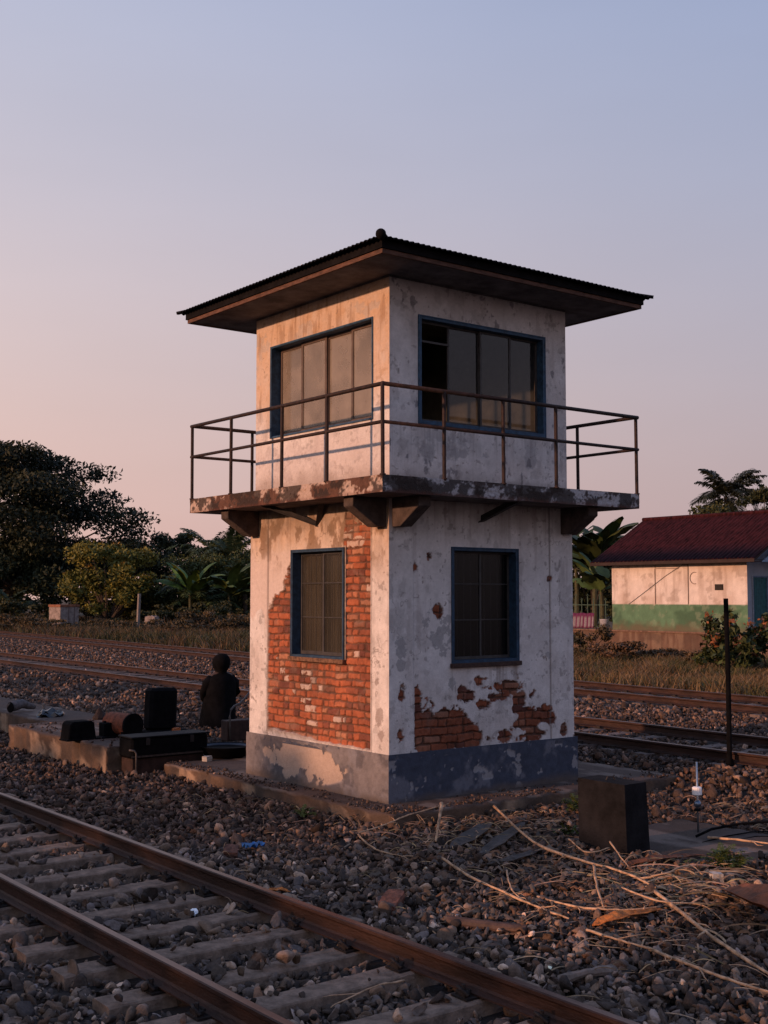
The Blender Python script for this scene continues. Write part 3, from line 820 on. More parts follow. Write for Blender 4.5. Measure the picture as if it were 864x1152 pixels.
orl, osl = near_track(x, y)
def far_tracks(x, y, z):
    k = np.ones(len(x), bool)
    for f in (trk2, trk3):
        c = f(y)
        for g in (-.895, .895): k &= ~(np.abs(x-c-g) < .09)
    return k
keep = clear(x, y) & ~orl & ~(osl & (r1.random(len(x)) < .95)) & far_tracks(x, y, z) & (x < trk3(y)+2.4) & ~((x > 0) & (y > 0) & (x < 3) & (y < 3))
stones('ballast', np.stack([x, y, z-.01], -1)[keep], sz[keep], 1, 'brown ballast around the tower', .60, warm=.3)
x, y = site(76000, 24, 85, r1, .45, True); z = terr(x, y)+.05*(fbm(x*1.1, y*1.1, 402, 3)-.5)+r1.uniform(-.04, .03, len(x))
sz = np.exp(r1.normal(math.log(.052), .33, len(x)))
keep = clear(x, y) & far_tracks(x, y, z) & (x < trk3(y)+2.1+r1.normal(size=len(x))*.3)
z = z-.05*((np.abs(x-trk2(y)) < 1.15) | (np.abs(x-trk3(y)) < 1.15))
stones('ballast', np.stack([x, y, z-.015], -1)[keep], sz[keep], 1, 'reddish grey ballast along the far tracks', .74, warm=.3)

# grit and small stones strewn over the apron and the platform edges
n_ = 2600; e_ = r1.exponential(.16, n_); sd_ = r1.integers(0, 4, n_)
ax = np.where(sd_ < 2, -.42+e_, r1.uniform(-.4, 4.3, n_)); ay = np.where(sd_ < 2, r1.uniform(-.6, 4.6, n_), -.58+e_)
kk = ((ax < -.07) | (ay < -.07)) & (ax > -.45)
kk &= fbm(ax*1.6, ay*1.6, 650, 3) > .42
P_ = np.stack([ax, ay, np.full(n_, BZ+.004)], -1)[kk]
stones('grit', P_, np.exp(r1.normal(math.log(.011), .5, len(P_))), 1, 'grit and small stones strewn along the rim of the apron', .5, warm=.3)
n_ = 500; ax = r1.uniform(-1.0, .6, n_); ay = r1.uniform(5.2, 9, n_); kk = fbm(ax*2, ay*2, 655, 3) > .52
P_ = np.stack([ax, ay, np.full(n_, .368)], -1)[kk]
stones('grit', P_, np.exp(r1.normal(math.log(.014), .5, len(P_))), 1, 'grit strewn on the raised platform', .5, warm=.3)

# ------------------------------------------------------------------ loose things on the ballast
def gz(x, y): return float(terr(x, y))
def px(xp, yp, z=0.):
    """photo point on a level plane -> site plan position (used to read distances off the photograph)"""
    P = math.radians(4.0); f = 1367.
    u = (xp-432)/f; v = -(yp-576)/f
    d = (u, math.cos(P)-v*math.sin(P), math.sin(P)+v*math.cos(P)); t = (z-CAMH)/d[2]
    return w2s(d[0]*t, d[1]*t)

def rusty(name, label, cat, **k): return thing(name, label, cat, **k)
# grey steel cabinet right of the tower
bx, by = px(706, 966, .02)
cab = thing('equipment_cabinet', 'plain grey waist-high box standing on the ballast right of the tower', 'cabinet', (bx, by, 0), 0)
bm = nb()
hh = .71
vs = [bm.verts.new(p) for p in ((0, 0, -.03), (.33, 0, -.03), (.33, .62, -.03), (0, .62, -.03), (-.03, -.0, hh), (.28, 0, hh), (.28, .60, hh), (-.03, .60, hh))]
for f in ((3, 2, 1, 0), (4, 5, 6, 7), (0, 1, 5, 4), (1, 2, 6, 5), (2, 3, 7, 6), (3, 0, 4, 7)): bm.faces.new([vs[k] for k in f])
obj('body', bm, mat('grey_box_paint', (.0125, .0118, .0135), .85, 3, .6, .35, 40, spec=.1), cab, bevel=.008)
bm = nb(); tube(bm, [(.08, .33, hh-.005), (.09, .32, hh+.03), (.15, .30, hh+.03), (.17, .29, hh-.005)], .008, 6); obj('lifting_loop', bm, M_steel, cab)
bm = nb(); box(bm, .284, .36, .36, .46, .60, .66); obj('hinge_lug', bm, M_steel, cab, bevel=.005)

# tall thin black post
bx, by = px(821, 868, .12)
p_ = thing('post', 'tall thin black iron post standing beside the middle track', 'post', (bx, by, gz(bx, by)), 0)
bm = nb(); tube(bm, [(0, 0, -.2), (.005, 0, 1.2), (.0, .01, 2.28)], [.036, .034, .032], 10); obj('shaft', bm, M_black, p_)
bm = nb(); tube(bm, [(0, 0, -.02), (0, 0, .10)], .052, 10); obj('collar', bm, M_black, p_)
# short chromed rod with collar and ball
bx, by = px(785, 940, .0)
p_ = thing('metal_rod', 'short shiny metal rod with a bright collar and small ball standing in the ballast', 'rod', (bx, by, 0), 0)
M_chr = mat('collar_highlight_white', (.85, .82, .80), .35, 9, .05)  # sun highlight on the chrome collar, put into a white base colour
bm = nb(); tube(bm, [(.01, 0, -.1), (0, 0, .76)], .011, 10); obj('shaft', bm, mat('dull_steel', (.34, .37, .40), .35, 9, .2, metal=.9), p_, smooth=True)
bm = nb(); tube(bm, [(0, 0, .415), (0, 0, .425), (0, 0, .495), (0, 0, .505)], [.035, .052, .052, .035], 14); obj('collar', bm, M_chr, p_, smooth=False)
bm = nb(); bmesh.ops.create_uvsphere(bm, u_segments=14, v_segments=10, radius=.04, matrix=Matrix.Translation((.006, 0, .325))); obj('ball', bm, mat('blued_steel', (.16, .2, .26), .3, 9, .2, metal=.8), p_, smooth=True)
bm = nb(); tube(bm, [(0, 0, .255), (0, 0, .28)], [.038, .03], 12); obj('ring', bm, M_black, p_)
# cables lying to the right of the rod
cables = [([(783, 941, .10), (800, 933, .16), (830, 927, .2), (870, 924, .22), (900, 925, .2)], .013, 'thick black cable sagging rightwards from the foot of the metal rod'),
          ([(790, 948, .03), (815, 941, .05), (845, 936, .05), (880, 935, .05)], .007, 'upper of two thin black cables on the ballast right of the metal rod'),
          ([(800, 954, .02), (825, 946, .03), (850, 941, .04), (880, 941, .04)], .006, 'lower of two thin black cables on the ballast right of the metal rod')]
for pts, r, lb in cables:
    bm = nb(); tube(bm, [(*px(a, b, c), c) for a, b, c in pts], r, 6); tag(obj('cable', bm, M_black, None, smooth=True), lb, 'cable', 'black cables by the metal rod')

# objects on the platform ---------------------------------------------------
# long black chest bridging the platform and the apron
c_ = thing('chest', 'long black chest on a brown base lying between the platform and the apron', 'chest', (-.88, 4.74, 0), 0)
bm = nb(); box(bm, .0, 1.22, .0, .42, .22, .50); obj('body', bm, M_black, c_, bevel=.03)
bm = nb(); box(bm, .03, 1.16, .03, .38, -.05, .215); obj('base', bm, mat('brown_base', (.035, .018, .014), .85, 9, .5), c_, bevel=.008)
bm = nb(); box(bm, -.01, 1.23, -.01, .43, .50, .525); obj('lid', bm, mat('worn_black', (.007, .007, .008), .7, 9, .5, spec=.15), c_, bevel=.008)
for x_ in (.25, .95):
    bm = nb(); box(bm, x_-.03, x_+.03, -.014, -.001, .40, .50); obj('latch', bm, M_steel, c_, bevel=.003)
bm = nb(); box(bm, .0, 1.22, -.006, -.001, .235, .262); obj('skirt_strip', bm, mat('scuffed_strip', (.05, .035, .03), .8, 12, .6), c_)
bm = nb(); tube(bm, [(.06, -.03, -.05), (.055, -.03, .30), (.03, -.02, .34), (-.04, .0, .35)], .013, 8); obj('pipe', bm, mat('grey_pipe', (.10, .085, .08), .6, 9, .3), c_, smooth=True)
# upright black box with rounded corners
bx, by = px(180, 824, .36)
c_ = thing('equipment_box', 'upright black box with rounded corners standing at the back of the platform', 'box', (bx, by, .36), .0)
bm = nb(); v = box(bm, -.24, .24, -.12, .14, .04, .70); bmesh.ops.transform(bm, matrix=Matrix.Rotation(.03, 4, 'Y'), verts=bm.verts[:]); obj('body', bm, mat('soft_black', (.005, .005, .006), .85, 9, .4, spec=.06), c_, bevel=.045)
bm = nb(); box(bm, -.34, .40, -.20, .18, 0, .05); obj('foot_plate', bm, M_black, c_, bevel=.01)
bm = nb(); tube(bm, [(.25, .0, .12), (.33, -.02, .2), (.30, -.04, .35), (.24, 0, .4)], .008, 6); obj('handle', bm, M_black, c_)
# rusty drum
bx, by = px(139, 829, .36)
c_ = thing('drum', 'small rusty orange drum lying on its side on the platform, dark end facing out', 'drum', (bx, by, .36), math.radians(8))
bm = nb(); tube(bm, [(0, -.24, .19), (0, -.235, .19), (0, .34, .19), (0, .345, .19)], [.165, .17, .17, .165], 22); obj('body', bm, mat('orange_rust', (.17, .05, .025), .85, 14, .5, .4, 40), c_)
bm = nb(); tube(bm, [(0, -.262, .19), (0, -.225, .19)], .182, 22); obj('end_cap', bm, M_black, c_)
for y_ in (-.22, .2):
    bm = nb(); box(bm, -.16, .13, y_, y_+.06, -.0, .10); obj('cradle', bm, M_black, c_, bevel=.005)
bx, by = px(121, 829, .36)
c_ = tag(None or obj('battery_box', (lambda b: (box(b, -.10, .12, -.1, .1, 0, .22), box(b, -.07, -.03, -.03, .03, .22, .245), box(b, .04, .08, -.03, .03, .22, .245), b)[-1])(nb()), M_black, bevel=.008), 'little black box with two studs right in front of the rusty drum', 'box')
c_.location = (bx, by, .36)
# low black case on the platform
bx, by = px(88, 832, .36)
c_ = thing('case', 'low black case with sloping sides near the edge of the platform', 'case', (bx, by, .36), .05)
bm = nb(); prism(bm, [(-.22, 0), (.24, 0), (.20, .25), (.15, .28), (-.14, .28), (-.19, .24)], 'y', -.12, .16); obj('body', bm, M_black, c_, bevel=.012)
bm = nb(); box(bm, -.26, .55, -.16, .10, 0, .022); obj('tray', bm, M_black, c_, bevel=.004)
# crumpled black plastic with glints
bx, by = px(56, 806, .36)
bm = nb(); bmesh.ops.create_icosphere(bm, subdivisions=3, radius=1)
for v in bm.verts:
    n_ = Vector((rnd.uniform(-1, 1), rnd.uniform(-1, 1), rnd.uniform(-1, 1)))*.14
    v.co = Vector((v.co.x*.26, v.co.y*.14, max(0, v.co.z)*.11))+n_*.18+Vector((0, 0, .03*math.sin(v.co.x*9)))
c_ = tag(obj('plastic_bag', bm, mat('shiny_black_plastic', (.01, .01, .012), .18, 9, .3, spec=.8)), 'crumpled shiny black plastic bag lying on the platform', 'bag'); c_.location = (bx, by, .375)
# cloth bundle
bx, by = px(22, 801, .36)
c_ = thing('boot', 'worn grey boot with a dark opening lying on the platform', 'boot', (bx, by, .36), .3)
bm = nb(); tube(bm, [(-.20, 0, .10), (-.1, .02, .12), (.06, 0, .15), (.20, -.02, .10), (.32, -.02, .07)], [.10, .115, .10, .075, .05], 12, flat=.85); obj('upper', bm, mat('grey_leather', (.10, .085, .085), .8, 12, .4, .5, 30), c_, smooth=True)
bm = nb(); tube(bm, [(-.205, -.0, .10), (-.215, 0, .10)], .098, 12); obj('opening', bm, M_black, c_)
bx, by = px(49, 803, .36)
bm = nb(); tube(bm, [(0, 0, 0), (0, 0, .02), (0, 0, .17), (0, 0, .19)], [.04, .03, .028, .022], 8)
c_ = tag(obj('peg', bm, mat('pale_peg', (.2, .17, .15), .8, 9, .3)), 'short pale peg standing up at the back edge of the platform', 'peg'); c_.location = (bx, by, .36)
bx, by = px(112, 811, .34)
bm = nb(); bmesh.ops.create_icosphere(bm, subdivisions=2, radius=1)
for v in bm.verts: v.co = Vector((v.co.x*.12*(1-.5*max(0, v.co.z)), v.co.y*.10*(1-.5*max(0, v.co.z)), v.co.z*.17))*rnd.uniform(.9, 1.1)
c_ = tag(obj('rock', bm, mat('dark_rock', (.03, .02, .018), .9, 9, .4)), 'dark pointed rock at the back of the platform, behind the drum', 'rock'); c_.location = (bx, by, .40)
# small brown box at the corner of the tower with a bent pipe
bx, by = px(268, 831, .17)
c_ = thing('junction_box', 'small brown box with a bent pipe, beside the far corner of the tower', 'box', (bx, by, .12), 0)
bm = nb(); box(bm, -.26, .42, -.1, .12, .03, .36); obj('body', bm, mat('brown_box', (.04, .022, .018), .8, 9, .4), c_, bevel=.012)
bm = nb(); tube(bm, [(-.22, -.11, .05), (-.23, -.11, .42), (-.20, -.1, .54), (-.12, -.08, .60), (.0, -.05, .63), (.12, 0, .70), (.24, .04, .80)], .017, 8); obj('pipe', bm, MATS['grey_pipe'], c_, smooth=True)
# black basin
bx, by = px(254, 851, .15)
c_ = thing('basin', 'shallow black basin with a dull blue inside, lying at the foot of the tower', 'basin', (bx, by, .15), .2)
def lathe(prof, n=32, sx=1, sy=1):
    bm = nb(); rings = []
    for r_, z_ in prof: rings.append([bm.verts.new((r_*math.cos(2*math.pi*k/n)*sx, r_*math.sin(2*math.pi*k/n)*sy, z_)) for k in range(n)])
    for i in range(len(prof)-1):
        for k in range(n): bm.faces.new((rings[i][k], rings[i][(k+1) % n], rings[i+1][(k+1) % n], rings[i+1][k]))
    bm.faces.new(rings[0][::-1]); bm.faces.new(rings[-1]); return bm
obj('rim', lathe([(.26, 0), (.30, .02), (.37, .13), (.40, .155), (.40, .165), (.36, .165), (.335, .13)], sx=1.0, sy=1.05), M_black, c_, smooth=True)
obj('lining', lathe([(.335, .10), (.36, .158), (.34, .135), (.30, .075), (.2, .06), (.03, .06)], sx=.97, sy=1.02), mat('dull_blue_plastic', (.035, .04, .06), .5, 6, .4), c_, smooth=True)
# odd bits
def chunk(name, label, cat, x, y, z, sx, sy, sz_, rz, m, seed=1, group=None, bev=0, tilt=0):
    r = random.Random(seed); bm = nb(); bmesh.ops.create_cube(bm, size=2); bmesh.ops.subdivide_edges(bm, edges=bm.edges[:], cuts=3, use_grid_fill=True)
    for v in bm.verts:
        c = v.co; k = 1-.10*(abs(c.x*c.y)+abs(c.y*c.z)+abs(c.x*c.z))/3
        v.co = Vector((c.x*sx*k+r.uniform(-1, 1)*sx*.06, c.y*sy*k+r.uniform(-1, 1)*sy*.06, c.z*sz_*k+r.uniform(-1, 1)*sz_*.08))
    o = tag(obj(name, bm, m), label, cat, group); o.location = (x, y, z); o.rotation_euler = (tilt, tilt*.5, rz); return o
M_brick = mat('old_brick', (.16, .065, .042), .92, 14, .5, .6, 40)
M_white = mat('pale_stone', (.42, .38, .34), .85, 8, .25, .3, 30)
M_orange = mat('orange_plastic', (.42, .12, .03), .6, 9, .3)
bx, by = px(233, 856, .15); chunk('stone', 'small whitish stone beside the right end of the long black chest', 'stone', bx, by, .18, .06, .05, .04, .3, M_white, 3)
bx, by = px(190, 824, .36); chunk('tile_piece', 'small bright orange tile piece in front of the upright black box', 'tile', bx-.0, by-.24, .40, .07, .03, .055, .2, M_orange, 4)
for k_, (a, b, s_, lb) in enumerate(((199, 825, .07, 'small black lump just right of the orange tile piece'), (214, 828, .05, 'smaller black lump in the row right of the orange tile piece'), (222, 828, .055, 'last black lump in the row right of the orange tile piece'))):
    bx, by = px(a, b-2, .34); chunk('lump', lb, 'lump', bx, by, .36, s_, s_*.8, s_*.9, k_, M_black, 20+k_, 'black lumps behind the long chest')
bx, by = px(440, 1026, 0); chunk('brick', 'broken reddish brick lying in the ballast beside the near rail', 'brick', bx, by, .06, .075, .19, .06, -.9, M_brick, 5, 'loose bricks in the ballast', tilt=.12)
bx, by = px(260, 965, 0); chunk('brick', 'dark brick half sunk in the ballast beside the blue litter', 'brick', bx, by, .045, .07, .13, .05, -.6, mat('dark_brick', (.09, .045, .035), .92, 14, .5, .6, 40), 6, 'loose bricks in the ballast', tilt=.1)
bx, by = px(285, 962, 0)
bm = nb()
bmesh.ops.create_grid(bm, x_segments=8, y_segments=6, size=1)
for v in bm.verts: v.co = Vector((v.co.x*.10, v.co.y*.06, .02+.05*abs(math.sin(v.co.x*5+v.co.y*3))+rnd.uniform(0, .02)))
c_ = tag(obj('wrapper', bm, mat('blue_wrapper', (.02, .10, .40), .3, 22, .8, c2=(.05, .2, .55))), 'crumpled blue and white wrapper on the ballast', 'litter'); c_.location = (bx, by, .04)
def leaf(name, label, pts, wid, m, group=None, cup=.3, thick=.004):
    """dry leaf: ribbed blade along pts with width profile"""
    bm = nb(); n = len(pts); P = [Vector(p) for p in pts]; rows = []
    for i, p in enumerate(P):
        t = (P[min(i+1, n-1)]-P[max(i-1, 0)]).normalized(); u = t.cross(Vector((0, 0, 1))).normalized()
        w = wid*math.sin(math.pi*(i+.25)/(n-.5))**.7
        rows.append([bm.verts.new(p+u*w*k+Vector((0, 0, cup*w*abs(k)+.006*math.sin(i*2.1+k*3)))) for k in (-1, -.5, 0, .5, 1)])
    for i in range(n-1):
        for k in range(4): bm.faces.new((rows[i][k], rows[i][k+1], rows[i+1][k+1], rows[i+1][k]))
    o = obj(name, bm, m); sol = o.modifiers.new('thickness', 'SOLIDIFY'); sol.thickness = thick
    return tag(o, label, 'leaf', group)
def path3(pp, n=12, wob=.0, seed=0):
    """smooth path through (photo x, photo y, height) knots"""
    r = random.Random(seed)
    K = [Vector((*px(a, b, c), c)) for a, b, c in pp]; out = []
    m = len(K)-1
    for i in range(m*n+1):
        t = i/n; j = min(int(t), m-1); f = t-j
        p0 = K[max(j-1, 0)]; p1 = K[j]; p2 = K[j+1]; p3 = K[min(j+2, m)]
        out.append(.5*((2*p1)+(-p0+p2)*f+(2*p0-5*p1+4*p2-p3)*f*f+(-p0+3*p1-3*p2+p3)*f**3)+Vector((r.uniform(-wob, wob), r.uniform(-wob, wob), r.uniform(-wob, wob))))
    return out
M_oleaf = mat('dry_orange_leaf', (.48, .15, .03), .7, 16, .6, .4, 60, stretch=(1, 1, 1))
M_bleaf = mat('dry_brown_leaf', (.14, .05, .022), .7, 10, .6, .4, 60)
M_gleaf = mat('grey_dead_leaf', (.085, .07, .062), .85, 10, .4, .4, 60)
leaf('dry_leaf', 'curled bright orange dry leaf on the ballast below the grey cabinet', path3([(667, 1041, .07), (700, 1031, .10), (745, 1023, .06)], 5), .075, M_oleaf, 'dead leaves')
leaf('dry_leaf', 'long reddish brown husk lying at the foot of the grey cabinet', path3([(700, 975, .05), (740, 967, .09), (793, 962, .05)], 5), .075, M_bleaf, 'dead leaves')
leaf('dry_leaf', 'small flat orange leaf beside the near rail', path3([(298, 1003, .05), (312, 1001, .06), (327, 1003, .05)], 4), .04, M_oleaf, 'dead leaves')
leaf('dry_leaf', 'broad ribbed rusty leaf at the right edge of the photo', path3([(815, 1000, .10), (842, 1014, .20), (880, 1032, .14)], 7), .21, mat('ribbed_leaf', (.20, .065, .028), .75, 8, .5, .7, 40), 'dead leaves', cup=.5)
leaf('dry_leaf', 'broad grey dead leaf between the apron and the straw', path3([(508, 955, .05), (530, 942, .08), (552, 925, .05)], 5), .10, M_gleaf, 'dead leaves')
leaf('dry_leaf', 'narrower grey dead leaf pointing to the grey cabinet', path3([(540, 962, .05), (565, 945, .08), (590, 925, .05)], 5), .075, M_gleaf, 'dead leaves')
leaf('dry_leaf', 'grey brown curled leaf under the long orange stalk', path3([(548, 972, .05), (580, 966, .08), (610, 955, .05)], 5), .06, M_gleaf, 'dead leaves')
# log / pipe
bm = nb(); tube(bm, path3([(505, 1036, .05), (548, 1042, .055), (592, 1047, .05)], 5, .002), .042, 12)
tag(obj('pipe', bm, mat('brown_pipe', (.075, .045, .035), .7, 9, .4, .2, 30), smooth=False), 'short brown pipe lying on the ballast beside the near rail', 'pipe')
bm = nb(); tube(bm, path3([(628, 1103, .05), (660, 1095, .08), (692, 1091, .05)], 5, .006), [.03+.006*math.sin(i) for i in range(11)], 8)
tag(obj('driftwood', bm, mat('grey_wood', (.20, .155, .13), .9, 9, .4, .4, 30)), 'pale weathered wood stub at the bottom of the photo by the near rail', 'wood')

# dry stalks ----------------------------------------------------------------
stalks = [
 ([(556, 908, .10), (600, 948, .12), (650, 968, .10), (700, 982, .10), (738, 1000, .10)], .016, 'longest tan stalk starting at the apron and running past the cabinet'),
 ([(738, 1005, .10), (775, 1035, .10), (815, 1065, .10), (872, 1102, .08)], .019, 'thick tan stalk running to the lower right corner of the photo'),
 ([(497, 966, .06), (525, 985, .09), (560, 1002, .09), (600, 1020, .08), (640, 1035, .07)], .013, 'tan stalk in the middle of the ballast, ending above the pipe'),
 ([(605, 1010, .06), (650, 1022, .09), (700, 1025, .10), (742, 1022, .10)], .010, 'thin stalk crossing above the bright orange leaf'),
 ([(728, 1068, .06), (770, 1085, .08), (820, 1104, .08), (875, 1120, .07)], .014, 'lower tan stalk along the bottom right of the photo'),
 ([(660, 1048, .06), (700, 1060, .07), (740, 1072, .07), (790, 1092, .06)], .010, 'grey tan stalk just below the bright orange leaf'),
 ([(404, 938, .12), (430, 930, .13), (460, 918, .16), (505, 905, .20)], .010, 'thin stalk against the front edge of the apron'),
 ([(403, 940, .08), (420, 955, .10), (445, 963, .06), (470, 965, .04)], .010, 'short stalk lying left of the bent stub'),
 ([(497, 905, .34), (494, 925, .22), (490, 948, .05)], .020, 'short upright pale stub in front of the apron'),
 ([(640, 945, .10), (660, 960, .12), (685, 955, .12)], .009, 'short curved stalk at the left foot of the cabinet'),
 ([(686, 948, .22), (700, 968, .14), (712, 980, .05)], .008, 'thin stalk leaning on the front of the cabinet'),
 ([(720, 990, .10), (745, 985, .14), (775, 975, .14), (790, 985, .08)], .010, 'bent stalk just below the reddish brown husk'),
 ([(570, 980, .05), (575, 1000, .10), (590, 1015, .08), (612, 1025, .05)], .009, 'hooked thin stalk left of the cabinet'),
 ([(668, 975, .12), (672, 1000, .12), (680, 1025, .06)], .013, 'stalk lying towards the viewer below the cabinet'),
 ([(700, 1000, .08), (740, 1015, .12), (790, 1020, .08), (815, 1040, .04)], .008, 'thin wavy stalk between the two dead leaves on the right'),
 ([(796, 943, .06), (830, 946, .08), (870, 951, .08)], .014, 'thick stalk right of the green weed'),
 ([(455, 1105, .06), (420, 1112, .08), (372, 1135, .06)], .007, 'thin stalk lying between the near rails')]
M_stk = mat('tan_stalk', (.46, .29, .175), .8, 12, .5, .3, 50)
for q, (pp, r_, lb) in enumerate(stalks):
    P = path3(pp, 6, .003, q); n = len(P); bm = nb()
    tube(bm, [p+Vector((0, 0, .01)) for p in P], [r_*.98*(1-.5*i/n)*(.8+.4*rnd.random()) for i in range(n)], 7)
    for f_ in range(3 if n > 18 else (1 if n > 10 else 0)):
        i_ = rnd.randrange(3, n-3); t_ = (P[i_+1]-P[i_]).normalized(); s_ = rnd.choice((-1, 1)); L_ = rnd.uniform(.07, .24)
        d_ = (t_+Vector((-t_.y, t_.x, 0))*s_*rnd.uniform(.5, 1.1)+Vector((0, 0, rnd.uniform(-.05, .3)))).normalized()
        tube(bm, [P[i_]+Vector((0, 0, .01)), P[i_]+d_*L_*.4+Vector((0, 0, .012)), P[i_]+d_*L_*.75+Vector((0, 0, rnd.uniform(-.01, .02))), P[i_]+d_*L_+Vector((rnd.uniform(-.03, .03), rnd.uniform(-.03, .03), 0))], [r_*.55, r_*.42, r_*.32, r_*.12], 5)
        k_ = P[i_]; bmesh.ops.create_icosphere(bm, subdivisions=1, radius=r_*.95, matrix=Matrix.Translation(k_+Vector((0, 0, .01))))
    tag(obj('stalk', bm, M_stk, smooth=True), lb, 'stalk', 'dry tan stalks on the ballast')
# mass of fine straw
def ribbons(curves, widths, colors, name, label, cat, m=M_straw):
    V = []; F = []; C = []; b = 0
    for P, w, c in zip(curves, widths, colors):
        n = len(P); P = np.asarray(P)
        T = np.gradient(P, axis=0); U = np.cross(T, (0, 0, 1.)); U /= (np.linalg.norm(U, axis=1)[:, None]+1e-9)
        tap = (w*np.sin(np.pi*(np.arange(n)+.6)/(n+.2))**.6)[:, None]
        R = np.stack([P-U*tap, P+np.array((0, 0, 1))*tap*.8, P+U*tap], 1).reshape(-1, 3)
        V.append(R); C.append(np.repeat(np.array(c)[None], 3*n, 0))
        for i in range(n-1):
            a = b+3*i; F += [(a, a+1, a+4, a+3), (a+1, a+2, a+5, a+4)]
        b += 3*n
    return tag(npobj(name, np.vstack(V), np.array(F), m, None, np.vstack(C)), label, cat, None, 'stuff')
r2 = np.random.default_rng(21)
cv = []; wd = []; cl = []
def straw(n, cx_, cy_, sxp, syp, lmin, lmax, wmax):
    for _ in range(n):
        a, b = r2.normal(cx_, sxp), r2.normal(cy_, syp)
        if b < 900: continue
        x0, y0 = px(a, b, .03)
        if not clear(np.array([x0]), np.array([y0]), .02)[0]: continue
        if bx0 < x0 < bx0+.36 and by0 < y0 < by0+.66: continue
        L = r2.uniform(lmin, lmax); th = r2.uniform(0, 2*math.pi) if r2.random() < .5 else r2.normal(-.65, .5)
        k = r2.normal(0, .8); m = 7; P = []; arch = .05*r2.random(); tilt_ = r2.normal(0, .004)
        x_, y_ = x0, y0; h = r2.uniform(.02, .07)
        for i in range(m):
            P.append((x_, y_, h+arch*math.sin(math.pi*i/(m-1))+tilt_*i)); x_ += math.cos(th)*L/m; y_ += math.sin(th)*L/m; th += k*L/m*1.5
        cv.append(P); wd.append(r2.uniform(.003, wmax*1.25)); cl.append(np.array((.40, .25, .15))*r2.uniform(.25, 1.3)*np.array((1, r2.uniform(.9, 1.1), r2.uniform(.8, 1.1))))
bx0, by0 = px(706, 966, .02)
straw(190, 650, 985, 90, 28, .12, .6, .006); straw(150, 765, 1000, 40, 20, .2, .7, .010); straw(220, 520, 935, 60, 16, .1, .35, .006)
straw(70, 720, 1060, 90, 35, .12, .5, .006); straw(240, 250, 900, 120, 18, .06, .22, .004); straw(120, 820, 930, 40, 20, .1, .3, .005); straw(150, 350, 960, 120, 40, .05, .2, .004)
ribbons(cv, wd, cl, 'straw', 'scattered dry straw and twigs on the ballast', 'straw')
# flat leaf litter
cv = []; wd = []; cl = []
for _ in range(650):
    a, b = r2.normal(650, 130), r2.normal(975, 38)
    if b < 905: continue
    x0, y0 = px(a, b, .03)
    if not clear(np.array([x0]), np.array([y0]), .02)[0] or (bx0-.05 < x0 < bx0+.36 and by0-.05 < y0 < by0+.66) or x0 < -3.2: continue
    th = r2.uniform(0, 6.3); L = r2.uniform(.04, .14)
    P = [(x0+math.cos(th)*L*t, y0+math.sin(th)*L*t, .05+.035*r2.random()*math.sin(3*t)+.01) for t in np.linspace(0, 1, 5)]
    cv.append(P); wd.append(r2.uniform(.010, .028)); cl.append(np.array([(.12, .085, .065), (.09, .07, .06), (.2, .10, .05), (.16, .12, .09)])[r2.integers(0, 4)]*r2.uniform(.6, 1.2))
ribbons(cv, wd, cl, 'leaf_litter', 'brown leaf litter between the tower and the near track', 'leaf litter')

# ------------------------------------------------------------------ plants
def leafcloud(cents, rads, n, size, colA, colB, r, flat=.8, aspect=.45, shell=.5, up=.0):
    """many small folded leaves spread through ellipsoid clumps"""
    cents = np.asarray(cents, float); rads = np.asarray(rads, float)
    vol = rads.prod(axis=1)**(2/3.); pick = r.choice(len(cents), n, p=vol/vol.sum())
    d = r.normal(size=(n, 3)); d /= np.linalg.norm(d, axis=1)[:, None]
    rr = (shell+(1-shell)*r.random(n))*np.where(r.random(n) < .12, r.uniform(1, 1.2, n), 1)
    P = cents[pick]+d*rads[pick]*rr[:, None]
    R = rotm(n, r); s = size*r.uniform(.6, 1.4, n)
    L = np.array([(-.5, 0, 0), (0, -aspect*.5, .06), (.5, 0, 0), (0, aspect*.5, .06)])
    V = np.einsum('nij,vj->nvi', R, L)*s[:, None, None]+P[:, None, :]
    F = np.arange(4*n).reshape(n, 4)
    cv_ = r.random(len(cents))*.7; t = np.clip(cv_[pick]+r.random(n)*.45, 0, 1)[:, None]
    C = np.asarray(colA)*(1-t)+np.asarray(colB)*t; C = C*r.uniform(.7, 1.3, (n, 1))
    return V.reshape(-1, 3), F, np.repeat(C, 4, 0)
def W(X, Y, Z=None):
    a, b = w2s(X, Y); return (a, b) if Z is None else (a, b, Z)
